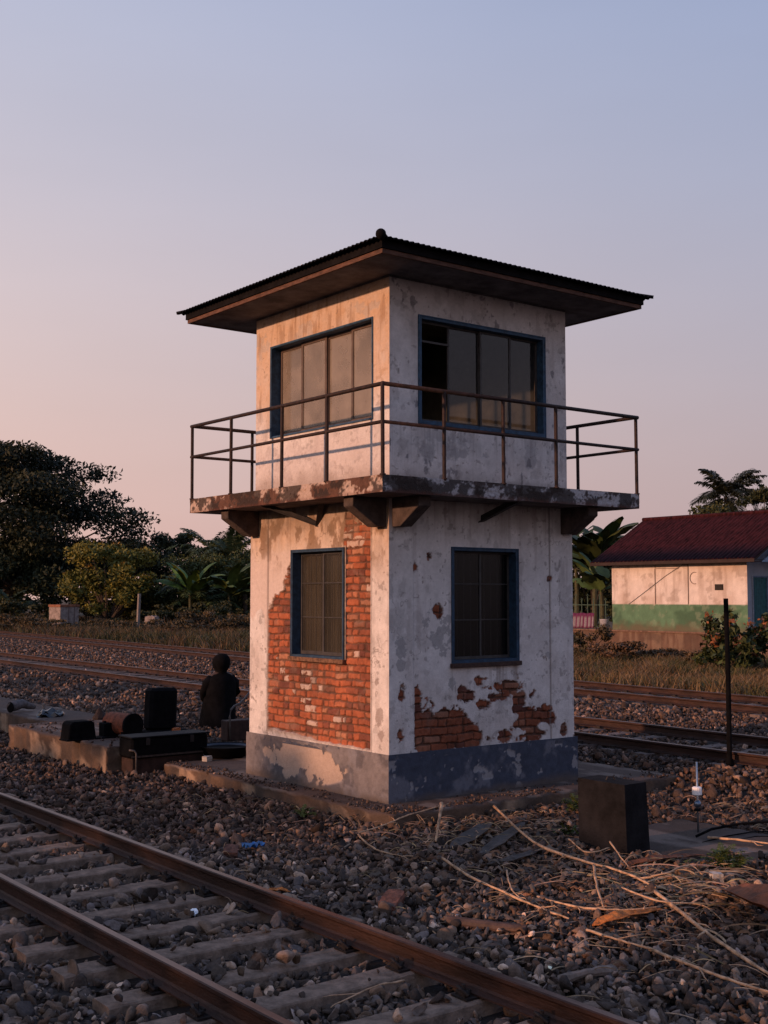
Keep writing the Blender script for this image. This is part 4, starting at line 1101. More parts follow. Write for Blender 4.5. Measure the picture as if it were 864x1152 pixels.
def tree(name, label, cat, X, Y, z0, H, Wd, seed, colA, colB, nclump, nleaf, lsize, trunk_h, tr, group=None, layered=False, crown_lo=.35, thin=1.):
    r = np.random.default_rng(seed); rp = random.Random(seed)
    root = thing(name, label, cat, W(X, Y, z0), -A+A, group)
    cents = []; rads = []; limbs = []
    for k in range(nclump):
        a = r.uniform(0, 2*math.pi); q = math.sqrt(r.random())
        if layered: hz = r.uniform(crown_lo, 1)
        else: hz = crown_lo+(1-crown_lo)*r.random()
        env = math.sqrt(max(0.05, 1-((hz-crown_lo)/(1-crown_lo)*1.05-.32)**2/.60))
        q = max(q, .45) if r.random() < .6 else q
        c = (math.cos(a)*q*Wd/2*env, math.sin(a)*q*Wd/2*env, hz*H)
        s = Wd*r.uniform(.07, .13)
        cents.append(c); rads.append((s*1.25, s*1.25, s*(.38 if layered else .75))); 
    V, F, C = leafcloud(cents, rads, nleaf, lsize, colA, colB, r, shell=.35)
    npobj('crown', V, F, M_leaf, root, C)
    bm = nb()
    tube(bm, [(0, 0, -.3), (.05*tr, 0, trunk_h*.5), (0, .1*tr, trunk_h)], [tr*1.25, tr, tr*.8], 10)
    for c in cents[::max(1, len(cents)//26)]:
        c = Vector(c); m = Vector((c.x*.45, c.y*.45, trunk_h+(c.z-trunk_h)*.45+.1*H*rp.uniform(-.3, .5)))
        tube(bm, [(0, 0, trunk_h*.85), m*.55+Vector((0, 0, trunk_h*.45)), m, c], [tr*.5, tr*.32, tr*.2, tr*.07], 6)
    obj('trunk', bm, M_bark, root)
    return root
DG1, DG2 = (.014, .020, .010), (.034, .042, .018)
def frond(bm_list, base, az, el, L, r, droop=1.0, leaflets=26, ll=.5, col0=(.05, .07, .02), w=.035, curl=0.):
    V, F, C = bm_list
    n = 12; P = []; p = np.array(base, float); e = el
    for i in range(n+1):
        P.append(p.copy()); st = L/n
        p = p+st*np.array((math.cos(az)*math.cos(e), math.sin(az)*math.cos(e), math.sin(e))); e -= droop*(1.9/n)*(i/n+.25); az += curl/n
    P = np.array(P)
    T = np.gradient(P, axis=0); T /= np.linalg.norm(T, axis=1)[:, None]
    S = np.cross(T, (0, 0, 1.)); S /= (np.linalg.norm(S, axis=1)[:, None]+1e-9); U = np.cross(S, T)
    # rachis
    for i in range(n):
        b = len(V); rr = .03*L/4*(1-i/n)+.006
        V += [P[i]-S[i]*rr, P[i]+S[i]*rr, P[i+1]+S[i+1]*rr*.8, P[i+1]-S[i+1]*rr*.8]; F.append((b, b+1, b+2, b+3)); C += [np.array(col0)*1.2]*4
    for k in range(leaflets):
        t = .12+.88*(k+r.random()*.5)/leaflets; fi = t*n; i = min(int(fi), n-1); f = fi-i
        q = P[i]*(1-f)+P[i+1]*f
        lw = ll*math.sin(math.pi*min(1, t*.85+.12))**.6*r.uniform(.8, 1.15)
        for s in (-1, 1):
            d = S[i]*s*.8+T[i]*.55+U[i]*r.uniform(-.25, .2); d /= np.linalg.norm(d)
            tip = q+d*lw+np.array((0, 0, -.35*lw*r.uniform(.5, 1.2))); mid = q+d*lw*.5+np.array((0, 0, -.03*lw))
            b = len(V); V += [q, mid+T[i]*w, tip, mid-T[i]*w]; F.append((b, b+1, b+2, b+3)); C += [np.array(col0)*r.uniform(.6, 1.4)]*4
def palm(name, label, X, Y, z0, H, L, nf, seed, col0, lean=0., tr=.16, group=None, droop=1., ll=.5, leaflets=26, elr=(-.3, 1.25), w=.035):
    r = np.random.default_rng(seed); root = thing(name, label, 'palm', W(X, Y, z0), 0, group)
    if H > .3:
        bm = nb(); tube(bm, [(0, 0, -.3), (lean*.3, 0, H*.4), (lean*.8, 0, H*.8), (lean, 0, H)], [tr*1.3, tr, tr*.85, tr*.9], 9); obj('trunk', bm, M_bark, root)
    B = ([], [], [])
    for k in range(nf):
        frond(B, (lean, 0, H), 2*math.pi*k/nf*1.0+r.uniform(-.3, .3), r.uniform(*elr), L*r.uniform(.8, 1.1), r, droop*r.uniform(.8, 1.25), leaflets, ll, col0, w)
    npobj('crown', np.array(B[0]), np.array(B[1]), M_leaf, root, np.array(B[2])); return root
def banana(name, label, X, Y, z0, H, seed, cA, n=9, LL=2.2, LW=.35, group=None):
    r = np.random.default_rng(seed); root = thing(name, label, 'banana plant', W(X, Y, z0), 0, group)
    bm = nb(); tube(bm, [(0, 0, -.2), (.05, 0, H*.5), (0, .05, H)], [.16, .12, .06], 8); obj('trunk', bm, mat('banana_stem', (.06, .06, .03), .8, 6, .4), root)
    V = []; F = []; C = []
    for k in range(n):
        az = r.uniform(0, 6.28); e = r.uniform(.5, 1.35); L = LL*r.uniform(.7, 1.15); m = 12; p = np.array((0, 0, H*r.uniform(.8, 1.))); P = []
        for i in range(m+1):
            P.append(p.copy()); p = p+L/m*np.array((math.cos(az)*math.cos(e), math.sin(az)*math.cos(e), math.sin(e))); e -= 1.9/m*(i/m+.1)*r.uniform(.8, 1.2)
        P = np.array(P); T = np.gradient(P, axis=0); T /= np.linalg.norm(T, axis=1)[:, None]; S = np.cross(T, (0, 0, 1.)); S /= (np.linalg.norm(S, axis=1)[:, None]+1e-9)
        b = len(V); cc = np.array(cA)*r.uniform(.6, 1.5)*np.array((r.uniform(.8, 1.3), 1, .8))
        for i in range(m+1):
            w_ = LW*math.sin(math.pi*min(1, max(0, (i-1.5)/(m-1.3))))**.5*(1+.06*r.normal()) if i > 1 else .03
            tilt = r.uniform(.0, .25)
            for s in (-1, -.5, 0, .5, 1): V.append(P[i]+S[i]*s*w_+np.array((0, 0, -abs(s)*w_*.5+tilt*s*w_))); C.append(cc*(1.25 if s == 0 else r.uniform(.85, 1.1)))
        for i in range(m):
            for j in range(4):
                if r.random() < .05 and i > 3: continue
                a = b+i*5+j; F.append((a, a+1, a+6, a+5))
    npobj('foliage', np.array(V), np.array(F), M_leaf, root, np.array(C), True); return root
def shrub(name, label, X, Y, z0, H, Wd, seed, cA, cB, nl, ls, ncl=18, cat='shrub', group=None, flowers=None, aspect=.5):
    r = np.random.default_rng(seed); root = thing(name, label, cat, W(X, Y, z0), 0, group)
    cents = []; rads = []
    for k in range(ncl):
        a = r.uniform(0, 6.28); q = math.sqrt(r.random()); h = r.uniform(.12, .9); e = math.sqrt(max(.1, 1-(h-.35)**2/.45))
        cents.append((math.cos(a)*q*Wd/2*e, math.sin(a)*q*Wd/2*e, h*H)); s = Wd*r.uniform(.09, .17); rads.append((s, s, s*H/Wd*.9+.02))
    V, F, C = leafcloud(cents, rads, nl, ls, cA, cB, r, shell=.2, aspect=aspect)
    # upright shoots that break the outline
    Vs, Fs, Cs = [V], [F], [C]; b = len(V)
    npobj('foliage', V, F, M_leaf, root, C)
    bm = nb()
    for c in cents[::2]: tube(bm, [(0, 0, -.1), (c[0]*.5, c[1]*.5, c[2]*.55), c], [.012*Wd+.008, .008*Wd+.006, .004], 5)
    obj('stem', bm, M_bark, root)
    if flowers is not None:
        k = r.choice(len(cents), 9); cc = [(cents[j][0]*1.1, cents[j][1]*1.1, cents[j][2]+rads[j][2]*.9) for j in k]
        V, F, C = leafcloud(cc, [(ls*1.2,)*3]*9, 9*16, ls*.9, flowers, tuple(c*1.3 for c in flowers), r, shell=0)
        npobj('young_leaves', V, F, M_leaf, root, C)
    return root
# left background --------------------------------------------------------
def PX(xp, Y): return (xp-432)/1367.*Y          # lateral metres at distance Y for a photo column
tree('rain_tree', 'huge dark spreading tree at the left edge of the photo', 'tree', PX(10, 112), 112, .5, 15.5, 23, 41, (.010, .014, .008), (.024, .030, .014), 115, 66000, .40, 4.5, .55, 'trees along the far side of the line', layered=True, crown_lo=.22)
tree('rain_tree', 'dark tree crown filling the space behind the huge spreading tree', 'tree', PX(-70, 120), 125, .5, 15, 22, 42, DG1, DG2, 80, 26000, .45, 4.5, .5, 'trees along the far side of the line', crown_lo=.1)
tree('round_tree', 'small dark round tree just right of the huge spreading tree', 'tree', PX(197, 118), 118, .5, 7.9, 7.5, 43, DG1, DG2, 36, 9000, .36, 2.5, .25, 'trees along the far side of the line', crown_lo=.15)
tree('round_tree', 'low dark tree behind the yellow green bush', 'tree', PX(130, 112), 112, .5, 7, 11, 44, DG1, DG2, 40, 11000, .38, 2.5, .25, 'trees along the far side of the line', crown_lo=.08)
tree('round_tree', 'dark low tree at the far left behind the small palm', 'tree', PX(30, 108), 106, .5, 6.4, 11, 45, DG1, DG2, 40, 11000, .38, 2.5, .25, 'trees along the far side of the line', crown_lo=.05)
tree('round_tree', 'dark tree behind the palms left of the tower', 'tree', PX(262, 112), 114, .5, 7.2, 9.5, 46, DG1, DG2, 36, 10000, .38, 2.5, .25, 'trees along the far side of the line', crown_lo=.05)
shrub('yellow_green_bush', 'large yellow green bush in front of the dark trees', PX(122, 92), 92, .45, 6.3, 8.6, 51, (.045, .062, .014), (.15, .13, .024), 17000, .28, 34, 'bush', flowers=(.16, .095, .02))
shrub('dark_green_bush', 'dark green bush joining the yellow green bush on its right', PX(172, 94), 94, .45, 3.6, 4.5, 52, (.02, .03, .012), (.05, .055, .018), 6000, .26, 22, 'bush')
palm('palm', 'tall feathery palm behind the banana leaves left of the tower', PX(240, 104), 104, .5, 5.6, 4.0, 22, 61, (.04, .058, .022), tr=.2, group='palms left of the tower', ll=.9, leaflets=30, w=.07)
palm('palm', 'low bushy palm with drooping fronds left of the tower', PX(222, 92), 92, .45, 1.2, 3.7, 26, 62, (.05, .07, .025), tr=.2, group='palms left of the tower', ll=.9, leaflets=30, droop=1.2, w=.06, elr=(.1, 1.4))
palm('palm', 'palm half hidden by the left wall of the tower', PX(276, 95), 95, .45, 2.4, 3.6, 24, 63, (.045, .062, .025), tr=.2, group='palms left of the tower', ll=.85, leaflets=30, droop=1.2, w=.06, elr=(.0, 1.4))
palm('palm', 'upright palm whose fronds stand out against the sky beside the tower', PX(262, 100), 100, .45, 5.2, 3.6, 22, 66, (.045, .062, .025), tr=.2, group='palms left of the tower', ll=.9, leaflets=32, droop=1.0, w=.07, elr=(.1, 1.45))
palm('palm', 'small palm at the left edge of the photo', PX(8, 92), 92, .45, .7, 3.1, 20, 64, (.028, .04, .016), tr=.18, group='palms left of the tower', ll=.7, leaflets=28, droop=1.1, w=.06, elr=(.2, 1.4))
banana('banana_plant', 'banana plant with a bright upright leaf left of the tower', PX(214, 90), 90, .45, 2.6, 71, (.06, .10, .022), 12, 3.5, .46)
banana('banana_plant', 'darker banana plant against the tower wall on the left', PX(258, 91), 91, .45, 2.4, 72, (.045, .07, .022), 14, 3.5, .45)
shrub('dark_green_bush', 'tall green bush between the yellow green bush and the tower', PX(228, 97), 97, .45, 5.6, 8.5, 57, (.028, .042, .014), (.06, .075, .024), 15000, .3, 44, 'bush', aspect=.3)
shrub('dark_green_bush', 'dense green bush against the left tower wall', PX(272, 98), 98, .45, 5.9, 7.0, 58, (.024, .036, .013), (.05, .064, .02), 13000, .3, 40, 'bush', aspect=.3)
rr_ = np.random.default_rng(9)
lowb = [(15, 90, 2.0, 3.6, 'low dark shrub at the left edge below the small palm'), (48, 89, 1.6, 3.2, 'low shrub left of the whitewashed tank'), (150, 88, 1.4, 3, 'low green shrub between the tank and the leaning post'),
        (188, 88, 1.7, 3.4, 'low shrub right of the leaning post'), (232, 87, 1.7, 3.8, 'low shrub below the banana plant'), (272, 87, 2.0, 3.4, 'low shrub against the left tower wall'), (100, 95, 1.8, 4., 'dark low shrub under the yellow green bush')]
for q, (a, Y, h, wd_, lb) in enumerate(lowb):
    shrub('low_shrub', lb, PX(a, Y), Y, .4, h, wd_, 80+q, (.022, .03, .012), (.055, .052, .02), 2400, .2, 14, 'shrub', 'low shrubs behind the far track')
for q, (a, Y, h, wd_, lb) in enumerate(((205, 76, 1.0, 4.5, 'brown dry bramble in the grass just right of the leaning post'), (238, 74, 1.5, 4.5, 'largest brown dry bramble in the grass left of the tower'), (272, 73, 1.3, 4, 'brown dry bramble touching the left tower wall in the photo'), (125, 80, .8, 5, 'greenish low bramble in the grass below the yellow green bush'), (20, 82, 1.2, 5, 'brown bramble at the left edge, below the small palm'), (50, 81, .8, 4, 'low brown bramble in front of the whitewashed tank'))):
    shrub('bramble', lb, PX(a, Y), Y, .25, h, wd_, 180+q, (.03, .028, .014), (.10, .07, .035), 3200, .16, 22, 'bramble', 'brambles in the dry grass on the left')
# whitewashed tank, block and posts
c_ = thing('water_tank', 'small whitewashed masonry tank with an orange rim among the shrubs', 'tank', W(PX(75, 86), 86, .30), .25); c_.scale = (.8, .8, .85)
M_ww = mat('whitewash', (.22, .18, .165), .9, 4, .4, .3, 10)
bm = nb(); box(bm, -1.1, .9, -.7, .9, 0, 1.75); obj('body', bm, M_ww, c_, bevel=.03)
bm = nb(); box(bm, -1.15, .95, -.75, .95, 1.75, 1.95); obj('rim', bm, mat('rim_rust', (.22, .09, .05), .9, 6, .4), c_, bevel=.02)
bm = nb(); box(bm, -.25, -.15, -.75, -.70, 0, 1.75); box(bm, .4, .46, -.74, -.70, 0, 1.75); obj('rib', bm, mat('rib_grey', (.16, .12, .11), .9, 6, .4), c_)
bx, by = W(PX(172, 84), 84); chunk('concrete_block', 'small whitewashed block right of the leaning post', 'block', bx, by, .7, .42, .4, .5, .6, M_ww, 9)
c_ = thing('fence_post', 'leaning pale concrete post in the dry grass left of the tower', 'post', W(PX(156, 80), 80, .25), .3)
bm = nb(); prism(bm, [(-.10, -.07), (.10, -.07), (.10, .07), (-.10, .07)], 'z', -.2, 2.45); bmesh.ops.transform(bm, matrix=Matrix.Rotation(.05, 4, 'X'), verts=bm.verts[:]); obj('shaft', bm, mat('post_concrete', (.2, .17, .15), .9, 6, .35), c_, bevel=.015)
bm = nb(); box(bm, -.04, .04, -.18, -.08, 2.1, 2.16); obj('wire_hook', bm, M_steel, c_)
# dry grass ------------------------------------------------------------------
def grass(name, label, pts, hmin, hmax, w, r, cols, blades=7, spread=.25, lean=.35):
    n = len(pts)*blades
    P = np.repeat(np.asarray(pts), blades, 0); P[:, :2] += r.normal(size=(n, 2))*spread*.5
    h = r.uniform(hmin, hmax, n)*np.repeat(.55+.9*vn(np.asarray(pts)[:, 0]*.9, np.asarray(pts)[:, 1]*.9, 610), blades); a = r.uniform(0, 6.28, n); l = lean*h*r.random(n)*1.6
    dx, dy = np.cos(a)*l, np.sin(a)*l; b = r.uniform(0, 6.28, n); wx, wy = np.cos(b)*w, np.sin(b)*w
    z = P[:, 2]
    v0 = np.stack([P[:, 0]-wx, P[:, 1]-wy, z-.03], -1); v1 = np.stack([P[:, 0]+wx, P[:, 1]+wy, z-.03], -1)
    v2 = np.stack([P[:, 0]+dx*.45+wx*.7, P[:, 1]+dy*.45+wy*.7, z+h*.62], -1); v3 = np.stack([P[:, 0]+dx*.45-wx*.7, P[:, 1]+dy*.45-wy*.7, z+h*.62], -1)
    v4 = np.stack([P[:, 0]+dx+wx*.1, P[:, 1]+dy+wy*.1, z+h*.95], -1); v5 = np.stack([P[:, 0]+dx-wx*.1, P[:, 1]+dy-wy*.1, z+h*.95], -1)
    V = np.stack([v0, v1, v2, v3, v4, v5], 1).reshape(-1, 3); k = np.arange(n)[:, None]*6
    F = np.vstack([k+np.array([[0, 1, 2, 3]]), k+np.array([[3, 2, 4, 5]])])
    cols = np.asarray(cols); pn = fbm(P[:, 0]*.35, P[:, 1]*.35, 600, 3)
    ci = np.clip(((pn-.3)/.4*len(cols)+r.normal(size=n)*.9).astype(int), 0, len(cols)-1)
    C = cols[ci]*r.uniform(.6, 1.35, n)[:, None]
    return tag(npobj(name, V, F, M_leaf, None, np.repeat(C, 6, 0)), label, 'grass', None, 'stuff')
GC = [(.03, .036, .014), (.05, .048, .018), (.09, .062, .032), (.115, .075, .042), (.07, .042, .024), (.045, .042, .018)]
def gpoints(n, xa, xb, Ya, Yb, r, off=2.2):
    Y = np.sqrt(r.uniform(Ya*Ya, Yb*Yb, n)); X = r.uniform(xa, xb, n)/1367.*Y
    x, y = (X-CX)*math.cos(A)+(Y-CY)*math.sin(A), -(X-CX)*math.sin(A)+(Y-CY)*math.cos(A)
    k = x > trk3(y)+off+.8*(fbm(x*.6, y*.6, 620, 3)-.5)
    x, y = x[k], y[k]
    return np.stack([x, y, terr(x, y)-.02], -1)
rg = np.random.default_rng(33)
GR = [(.05, .055, .018), (.085, .07, .028), (.14, .095, .045), (.17, .11, .055), (.11, .065, .035), (.06, .055, .022)]
grass('dry_grass', 'strip of dry brown grass behind the far track on the left', gpoints(15000, -520, -60, 40, 100, rg), .12, .62, .020, rg, GC, 7, .6, .9)
def nohouse(P): return P[~((P[:, 0] > 29.6) & (P[:, 1] < 26.6))]
grass('dry_grass', 'dry brown grass before the house on the right', nohouse(gpoints(16000, 120, 520, 22, 60, rg)), .08, .42, .012, rg, GR, 7, .45, .9)
# brambles on the right, by the tower
for q, (a, Y, h, w_, lb, cA, cB) in enumerate((
    (655, 44, 1.5, 2.2, 'green and brown bramble right beside the tower', (.02, .025, .01), (.09, .06, .03)),
    (690, 42, .9, 2.6, 'low brown bramble in front of the low wall', (.035, .03, .016), (.14, .08, .045)),
    (735, 43, .55, 3.0, 'brown tangle of dry weeds in front of the low wall', (.035, .03, .016), (.14, .08, .045)),
    (800, 40, .6, 2.4, 'dry weeds below the leafy shrub left of the post', (.04, .034, .016), (.13, .08, .045)))):
    shrub('bramble', lb, PX(a, Y), Y, .15, h, w_, 120+q, cA, cB, 2600, .12, 16, 'bramble', 'brambles before the house')
for q, (a, Y, h, w_, lb) in enumerate(((812, 38, 2.0, 2.1, 'leafy shrub with reddish tips left of the tall black post'), (862, 38, 2.0, 1.9, 'leafy shrub with orange tips at the right edge, before the teal door'))):
    shrub('leafy_shrub', lb, PX(a, Y), Y, .15, h, w_, 130+q, (.018, .026, .010), (.050, .062, .02), 1500, .20, 20, 'shrub', 'leafy shrubs before the house', flowers=(.20, .075, .03), aspect=.55)
# weeds in the foreground
def weed(label, a, b, h, w_, seed, n=70):
    r = np.random.default_rng(seed); x0, y0 = px(a, b, .02); root = thing('weed', label, 'weed', (x0, y0, .0), 0, 'green weeds in the ballast')
    B = ([], [], [])
    for k in range(n//6):
        frond(B, (r.normal()*w_*.2, r.normal()*w_*.2, .02), r.uniform(0, 6.3), r.uniform(.5, 1.4), h*r.uniform(.6, 1.15), r, .9, 9, h*.22, (.05, .07, .018), .008)
    npobj('foliage', np.array(B[0]), np.array(B[1]), M_leaf, root, np.array(B[2]))
weed('bushy green weed below the metal rod', 818, 978, .30, .35, 1, 170)
weed('tall grassy weed at the left foot of the cabinet', 652, 912, .26, .2, 2, 90)
weed('small weed in the shade left of the cabinet', 640, 938, .14, .3, 3, 90)
weed('small weed growing along the front of the apron', 343, 918, .18, .2, 4, 70)
weed('tiny weed at the front corner of the apron', 352, 905, .13, .15, 5, 40)
weed('tiny weed at the foot of the shaded plinth', 590, 880, .10, .15, 6, 30)
for a, b, s_, sd, m_, lb in ((806, 992, .05, 1, M_white, 'pale pinkish stone below the bushy weed'), (822, 991, .035, 2, mat('tan_stone', (.24, .19, .16), .85, 8, .3), 'small tan stone right of the pale pinkish stone'), (836, 972, .10, 3, mat('grey_rock', (.17, .135, .12), .9, 5, .3, .4, 20), 'big grey rock right of the bushy weed')):
    bx, by = px(a, b+4, .0); chunk('stone', lb, 'stone', bx, by, .06, s_*1.1, s_, s_, sd, m_, 60+sd)

# ------------------------------------------------------------------ unseen trees added on the sun's side to shade foreground and far trees
rh = np.random.default_rng(77)
for q, y_ in enumerate(np.arange(-17, 62, 4.2)):
    h_ = 5.5 if -14 < y_ < -3 else 4.2 if -3 < y_ < 0 else (4.15 if y_ < 8 and y_ > 0 else 4.9)
    X_, Y_ = (-20)*math.cos(A)-y_*math.sin(A)+CX, (-20)*math.sin(A)+y_*math.cos(A)+CY
    tree('added_shade_tree', 'small bushy tree added out of view for its shade, number %d from the near end' % (q+1), 'tree', X_, Y_, 0, h_+rh.uniform(-.25, .35), 5.6, 200+q, (.03, .04, .015), (.06, .07, .025), 40, 4200, .34, 1.0, .14, 'row of small shade trees added out of view', crown_lo=.02)
for q, (x_, y_) in enumerate(((13, 95), (16, 106))):
    X_, Y_ = x_*math.cos(A)-y_*math.sin(A)+CX, x_*math.sin(A)+y_*math.cos(A)+CY
    tree('added_shade_tree', 'taller tree added out of view on the left for its shade, number %d' % (q+1), 'tree', X_, Y_, .2, 8.5, 11, 230+q, DG1, DG2, 40, 5000, .6, 2.0, .25, 'tall shade trees added out of view', crown_lo=.02)

# ------------------------------------------------------------------ the house on the right
HX, HY, HZ = 31.65, 17.87, 1.06
house = thing('house', 'low house with red corrugated roof, cream and green walls and a teal door', 'house', (HX, HY, HZ), 0)
def house_front(S, Z):
    n = fbm(S*.8, Z*.8, 701, 5); n2 = fbm(S*5, Z*5, 702, 4)
    c = np.ones(S.shape+(3,))*np.array((.58, .52, .49))*(.85+.3*n2)[..., None]
    c = mixc(c, (.42, .33, .28), sst(.5, .7, n)*.5)
    c = mixc(c, (.4, .28, .19), sst(2.4, 2.9, Z+.4*(n-.5))*.5)
    st = np.exp(-((S-6.2)/.35)**2)*.35; c = mixc(c, (.38, .29, .24), st*sst(.35, .6, n2))
    for s_ in (4.55, 2.85):
        c = mixc(c, (.12, .08, .06), np.exp(-((S-s_)/.025)**2)*.8)
    c = mixc(c, (.30, .23, .19), sst(.48, .72, fbm(S*7, Z*.9, 731, 5))*.45)
    c = mixc(c, (.22, .17, .14), sst(.62, .68, fbm(S*2.3, Z*2.6, 733, 6))*.4)
    g = sst(1.12, 1.10, Z+.03*(n2-.5))
    gc = np.ones(S.shape+(3,))*np.array((.085, .17, .10))*(.75+.5*n2)[..., None]
    gc = mixc(gc, (.04, .085, .05), sst(.5, .62, fbm(S*1.0, Z*1.3, 707, 4))*.7)
    gc = mixc(gc, (.2, .25, .17), sst(.62, .68, fbm(S*3, Z*3, 708, 3))*.4)
    gc = mixc(gc, (.12, .09, .06), sst(.50, .0, Z+.5*(n2-.5))*.75)
    c = c*(1-g[..., None])+gc*g[..., None]
    return 0*S, c
def house_side(S, Z):
    n2 = fbm(S*5, Z*5, 712, 4)
    return 0*S, np.ones(S.shape+(3,))*np.array((.24, .26, .30))*(.8+.4*n2)[..., None]
HW_, HD_, HH_ = 6.95, 6.0, 2.9
def hpanel(name, face, s0, s1, z0, z1, res, fn, hole=None):
    return panel(name, house, face, s0, s1, z0, z1, res, fn, hole, M_wall, S=HD_ if face == 'E' else HW_)
hpanel('wall', 'L', 0, HW_, 0, HH_, .05, house_front)['label'] = 'sunlit cream wall with green dado'
hpanel('wall', 'R', 0, HD_, 0, HH_, .05, house_side, (.30, 1.30, .0, 2.2))['label'] = 'shaded grey blue side wall'
hpanel('wall', 'B', 0, HD_, 0, HH_, .2, house_side)
hpanel('wall', 'E', 0, HW_, 0, HH_, .2, house_side)
# gables
OVY, OVX = .75, .55
zr_ = 6.0-HZ; zev = 4.0-HZ
for yy, nm in ((-.02, 'gable'), (HW_+.02, 'gable')):
    bm = nb(); prism(bm, [(0, HH_+.005), (HD_, HH_+.005), (HD_/2, zr_-.12)], 'y', yy-.03, yy+.03)
    obj(nm, bm, mat('gable_blue_grey', (.20, .25, .31), .8, 5, .3), house)
# red corrugated roof, two slopes
M_red = mat('red_corrugated_sheet', (.034, .0080, .0095), .85, 2.5, .7, .2, 20, stretch=(1, 5, 1), spec=.08)
def roofslope(side):
    y0, y1 = -OVY, HW_+OVY; n = int((y1-y0)/.02); ys_ = np.linspace(y0, y1, n+1)
    V = []; F = []
    xe = -OVX if side == 0 else HD_+OVX
    for j, t in enumerate((0, .33, .66, 1)):
        for yv in ys_:
            z = zev+(zr_-zev)*t+.022*math.cos(2*math.pi*yv/.20)-.02*(j in (1, 2))*0
            V.append((xe+(HD_/2-xe)*t, yv, z))
    W_ = n+1
    for j in range(3):
        for i_ in range(n): a = j*W_+i_; F.append((a, a+1, a+W_+1, a+W_))
    V = np.array(V); V2 = V.copy(); V2[:, 2] -= .03; n0 = len(V); F = np.array(F)
    npobj('roof_sheet', np.vstack([V, V2]), np.vstack([F, F[:, ::-1]+n0, np.array([(i_, i_+1, n0+i_+1, n0+i_) for i_ in range(n)])]), M_red, house)
roofslope(0); roofslope(1)
bm = nb(); tube(bm, [(HD_/2, -OVY, zr_+.01), (HD_/2, HW_+OVY, zr_+.01)], .09, 8); obj('ridge_cap', bm, M_red, house)
M_barge = mat('barge_brown', (.03, .017, .015), .8, 6, .3)
for yy in (-OVY+.02, HW_+OVY-.06):
    for sgn in (0, 1):
        xe = -OVX if sgn == 0 else HD_+OVX
        bm = nb(); prism(bm, [(xe, zev-.14), (HD_/2, zr_-.16), (HD_/2, zr_-.035), (xe, zev-.035)], 'y', yy, yy+.04); obj('barge_board', bm, M_barge, house)
bm = nb(); box(bm, -OVX-.03, -OVX, -OVY, HW_+OVY, zev-.16, zev-.03); obj('fascia', bm, M_barge, house)
bm = nb(); box(bm, -OVX, 0, -OVY+.06, HW_+OVY-.06, zev-.165, zev-.14); obj('soffit', bm, M_barge, house)
# blue grey porch gable at the corner
bm = nb(); prism(bm, [(.05, zev-.15), (3.0, zev-.15), (3.0, zev+1.35)], 'y', -OVY+.10, -OVY+.14); obj('porch_board', bm, mat('porch_blue', (.20, .27, .36), .7, 5, .25), house)
# door
bm = nb(); box(bm, .30, .36, -.04, .03, 0, 2.26); box(bm, 1.24, 1.30, -.04, .03, 0, 2.26); box(bm, .36, 1.24, -.04, .03, 2.2, 2.26); dfr = obj('door_frame', bm, mat('door_frame_blue', (.09, .13, .19), .7, 8, .3), house)
bm = nb(); box(bm, .36, 1.24, .0, .04, .0, 2.2)
for k in range(8): box(bm, .37+.11*k, .375+.11*k, -.006, .0, .02, 2.18)
dr_ = obj('door', bm, mat('teal_paint', (.012, .075, .085), .6, 8, .35), house); bm = nb(); tube(bm, [(1.14, -.0, 1.05), (1.14, -.05, 1.05), (1.06, -.05, 1.05)], .012, 6); obj('handle', bm, M_steel, dr_)
# things fixed to the front wall: vent, conduits, cable
bm = nb()
for k in range(4): box(bm, -.05, -.012, 1.15, 1.50, 1.74+.055*k, 1.765+.055*k)
box(bm, -.012, .0, 1.12, 1.53, 1.70, 1.94); obj('vent', bm, M_steel, house)
bm = nb(); tube(bm, [(-.02, 6.0, 1.12), (-.03, 5.0, 1.7), (-.02, 4.0, 2.3), (-.03, 3.0, 2.80)], .009, 5); obj('cable', bm, M_steel, house)
bm = nb(); tube(bm, [(-.02, 2.82, 2.85), (-.02, 2.84, 1.15)], .010, 5); tube(bm, [(-.02, 4.56, 2.6), (-.02, 4.55, 1.15)], .009, 5); tube(bm, [(-.02, 4.5, 2.62), (-.02, 3.3, 2.60)], .008, 5); obj('conduit', bm, mat('conduit_brown', (.12, .07, .05), .8, 6, .3), house)
bm = nb(); tube(bm, [(-.02, 2.5+.24*math.cos(t), 2.2+.24*math.sin(t)) for t in np.linspace(-1.8, 1.9, 12)][::-1], .012, 5); obj('cable_loop', bm, MATS['conduit_brown'], house)
# retaining wall and terrace
def rw(S, Z):
    n = fbm(S*1.2, Z*1.2, 721, 5); n2 = fbm(S*6, Z*3, 722, 4); st = fbm(S*5, Z*.5, 724, 4)
    c = np.ones(S.shape+(3,))*np.array((.115, .068, .048))*(.6+.8*n2)[..., None]
    c = mixc(c, (.20, .14, .10), sst(.52, .66, st)*.6); c = mixc(c, (.07, .045, .035), sst(.5, .65, n)*.6)
    return .04*(n2-.5), c
rwt = thing('retaining_wall', 'low stained brown wall below the house and its railing', 'wall', (HX-.55, HY-6, 0), 0)
panel('face', rwt, 'L', 0, 17, -.2, HZ-.02, .06, rw, m=M_conc)
bm = nb(); box(bm, .02, 8.5, .0, 17, HZ-.5, HZ-.03); box(bm, -.05, .25, 0, 17, HZ-.03, HZ+.03); obj('coping', bm, mat('coping_brown', (.15, .09, .065), .9, 6, .4, .4, 20), rwt)
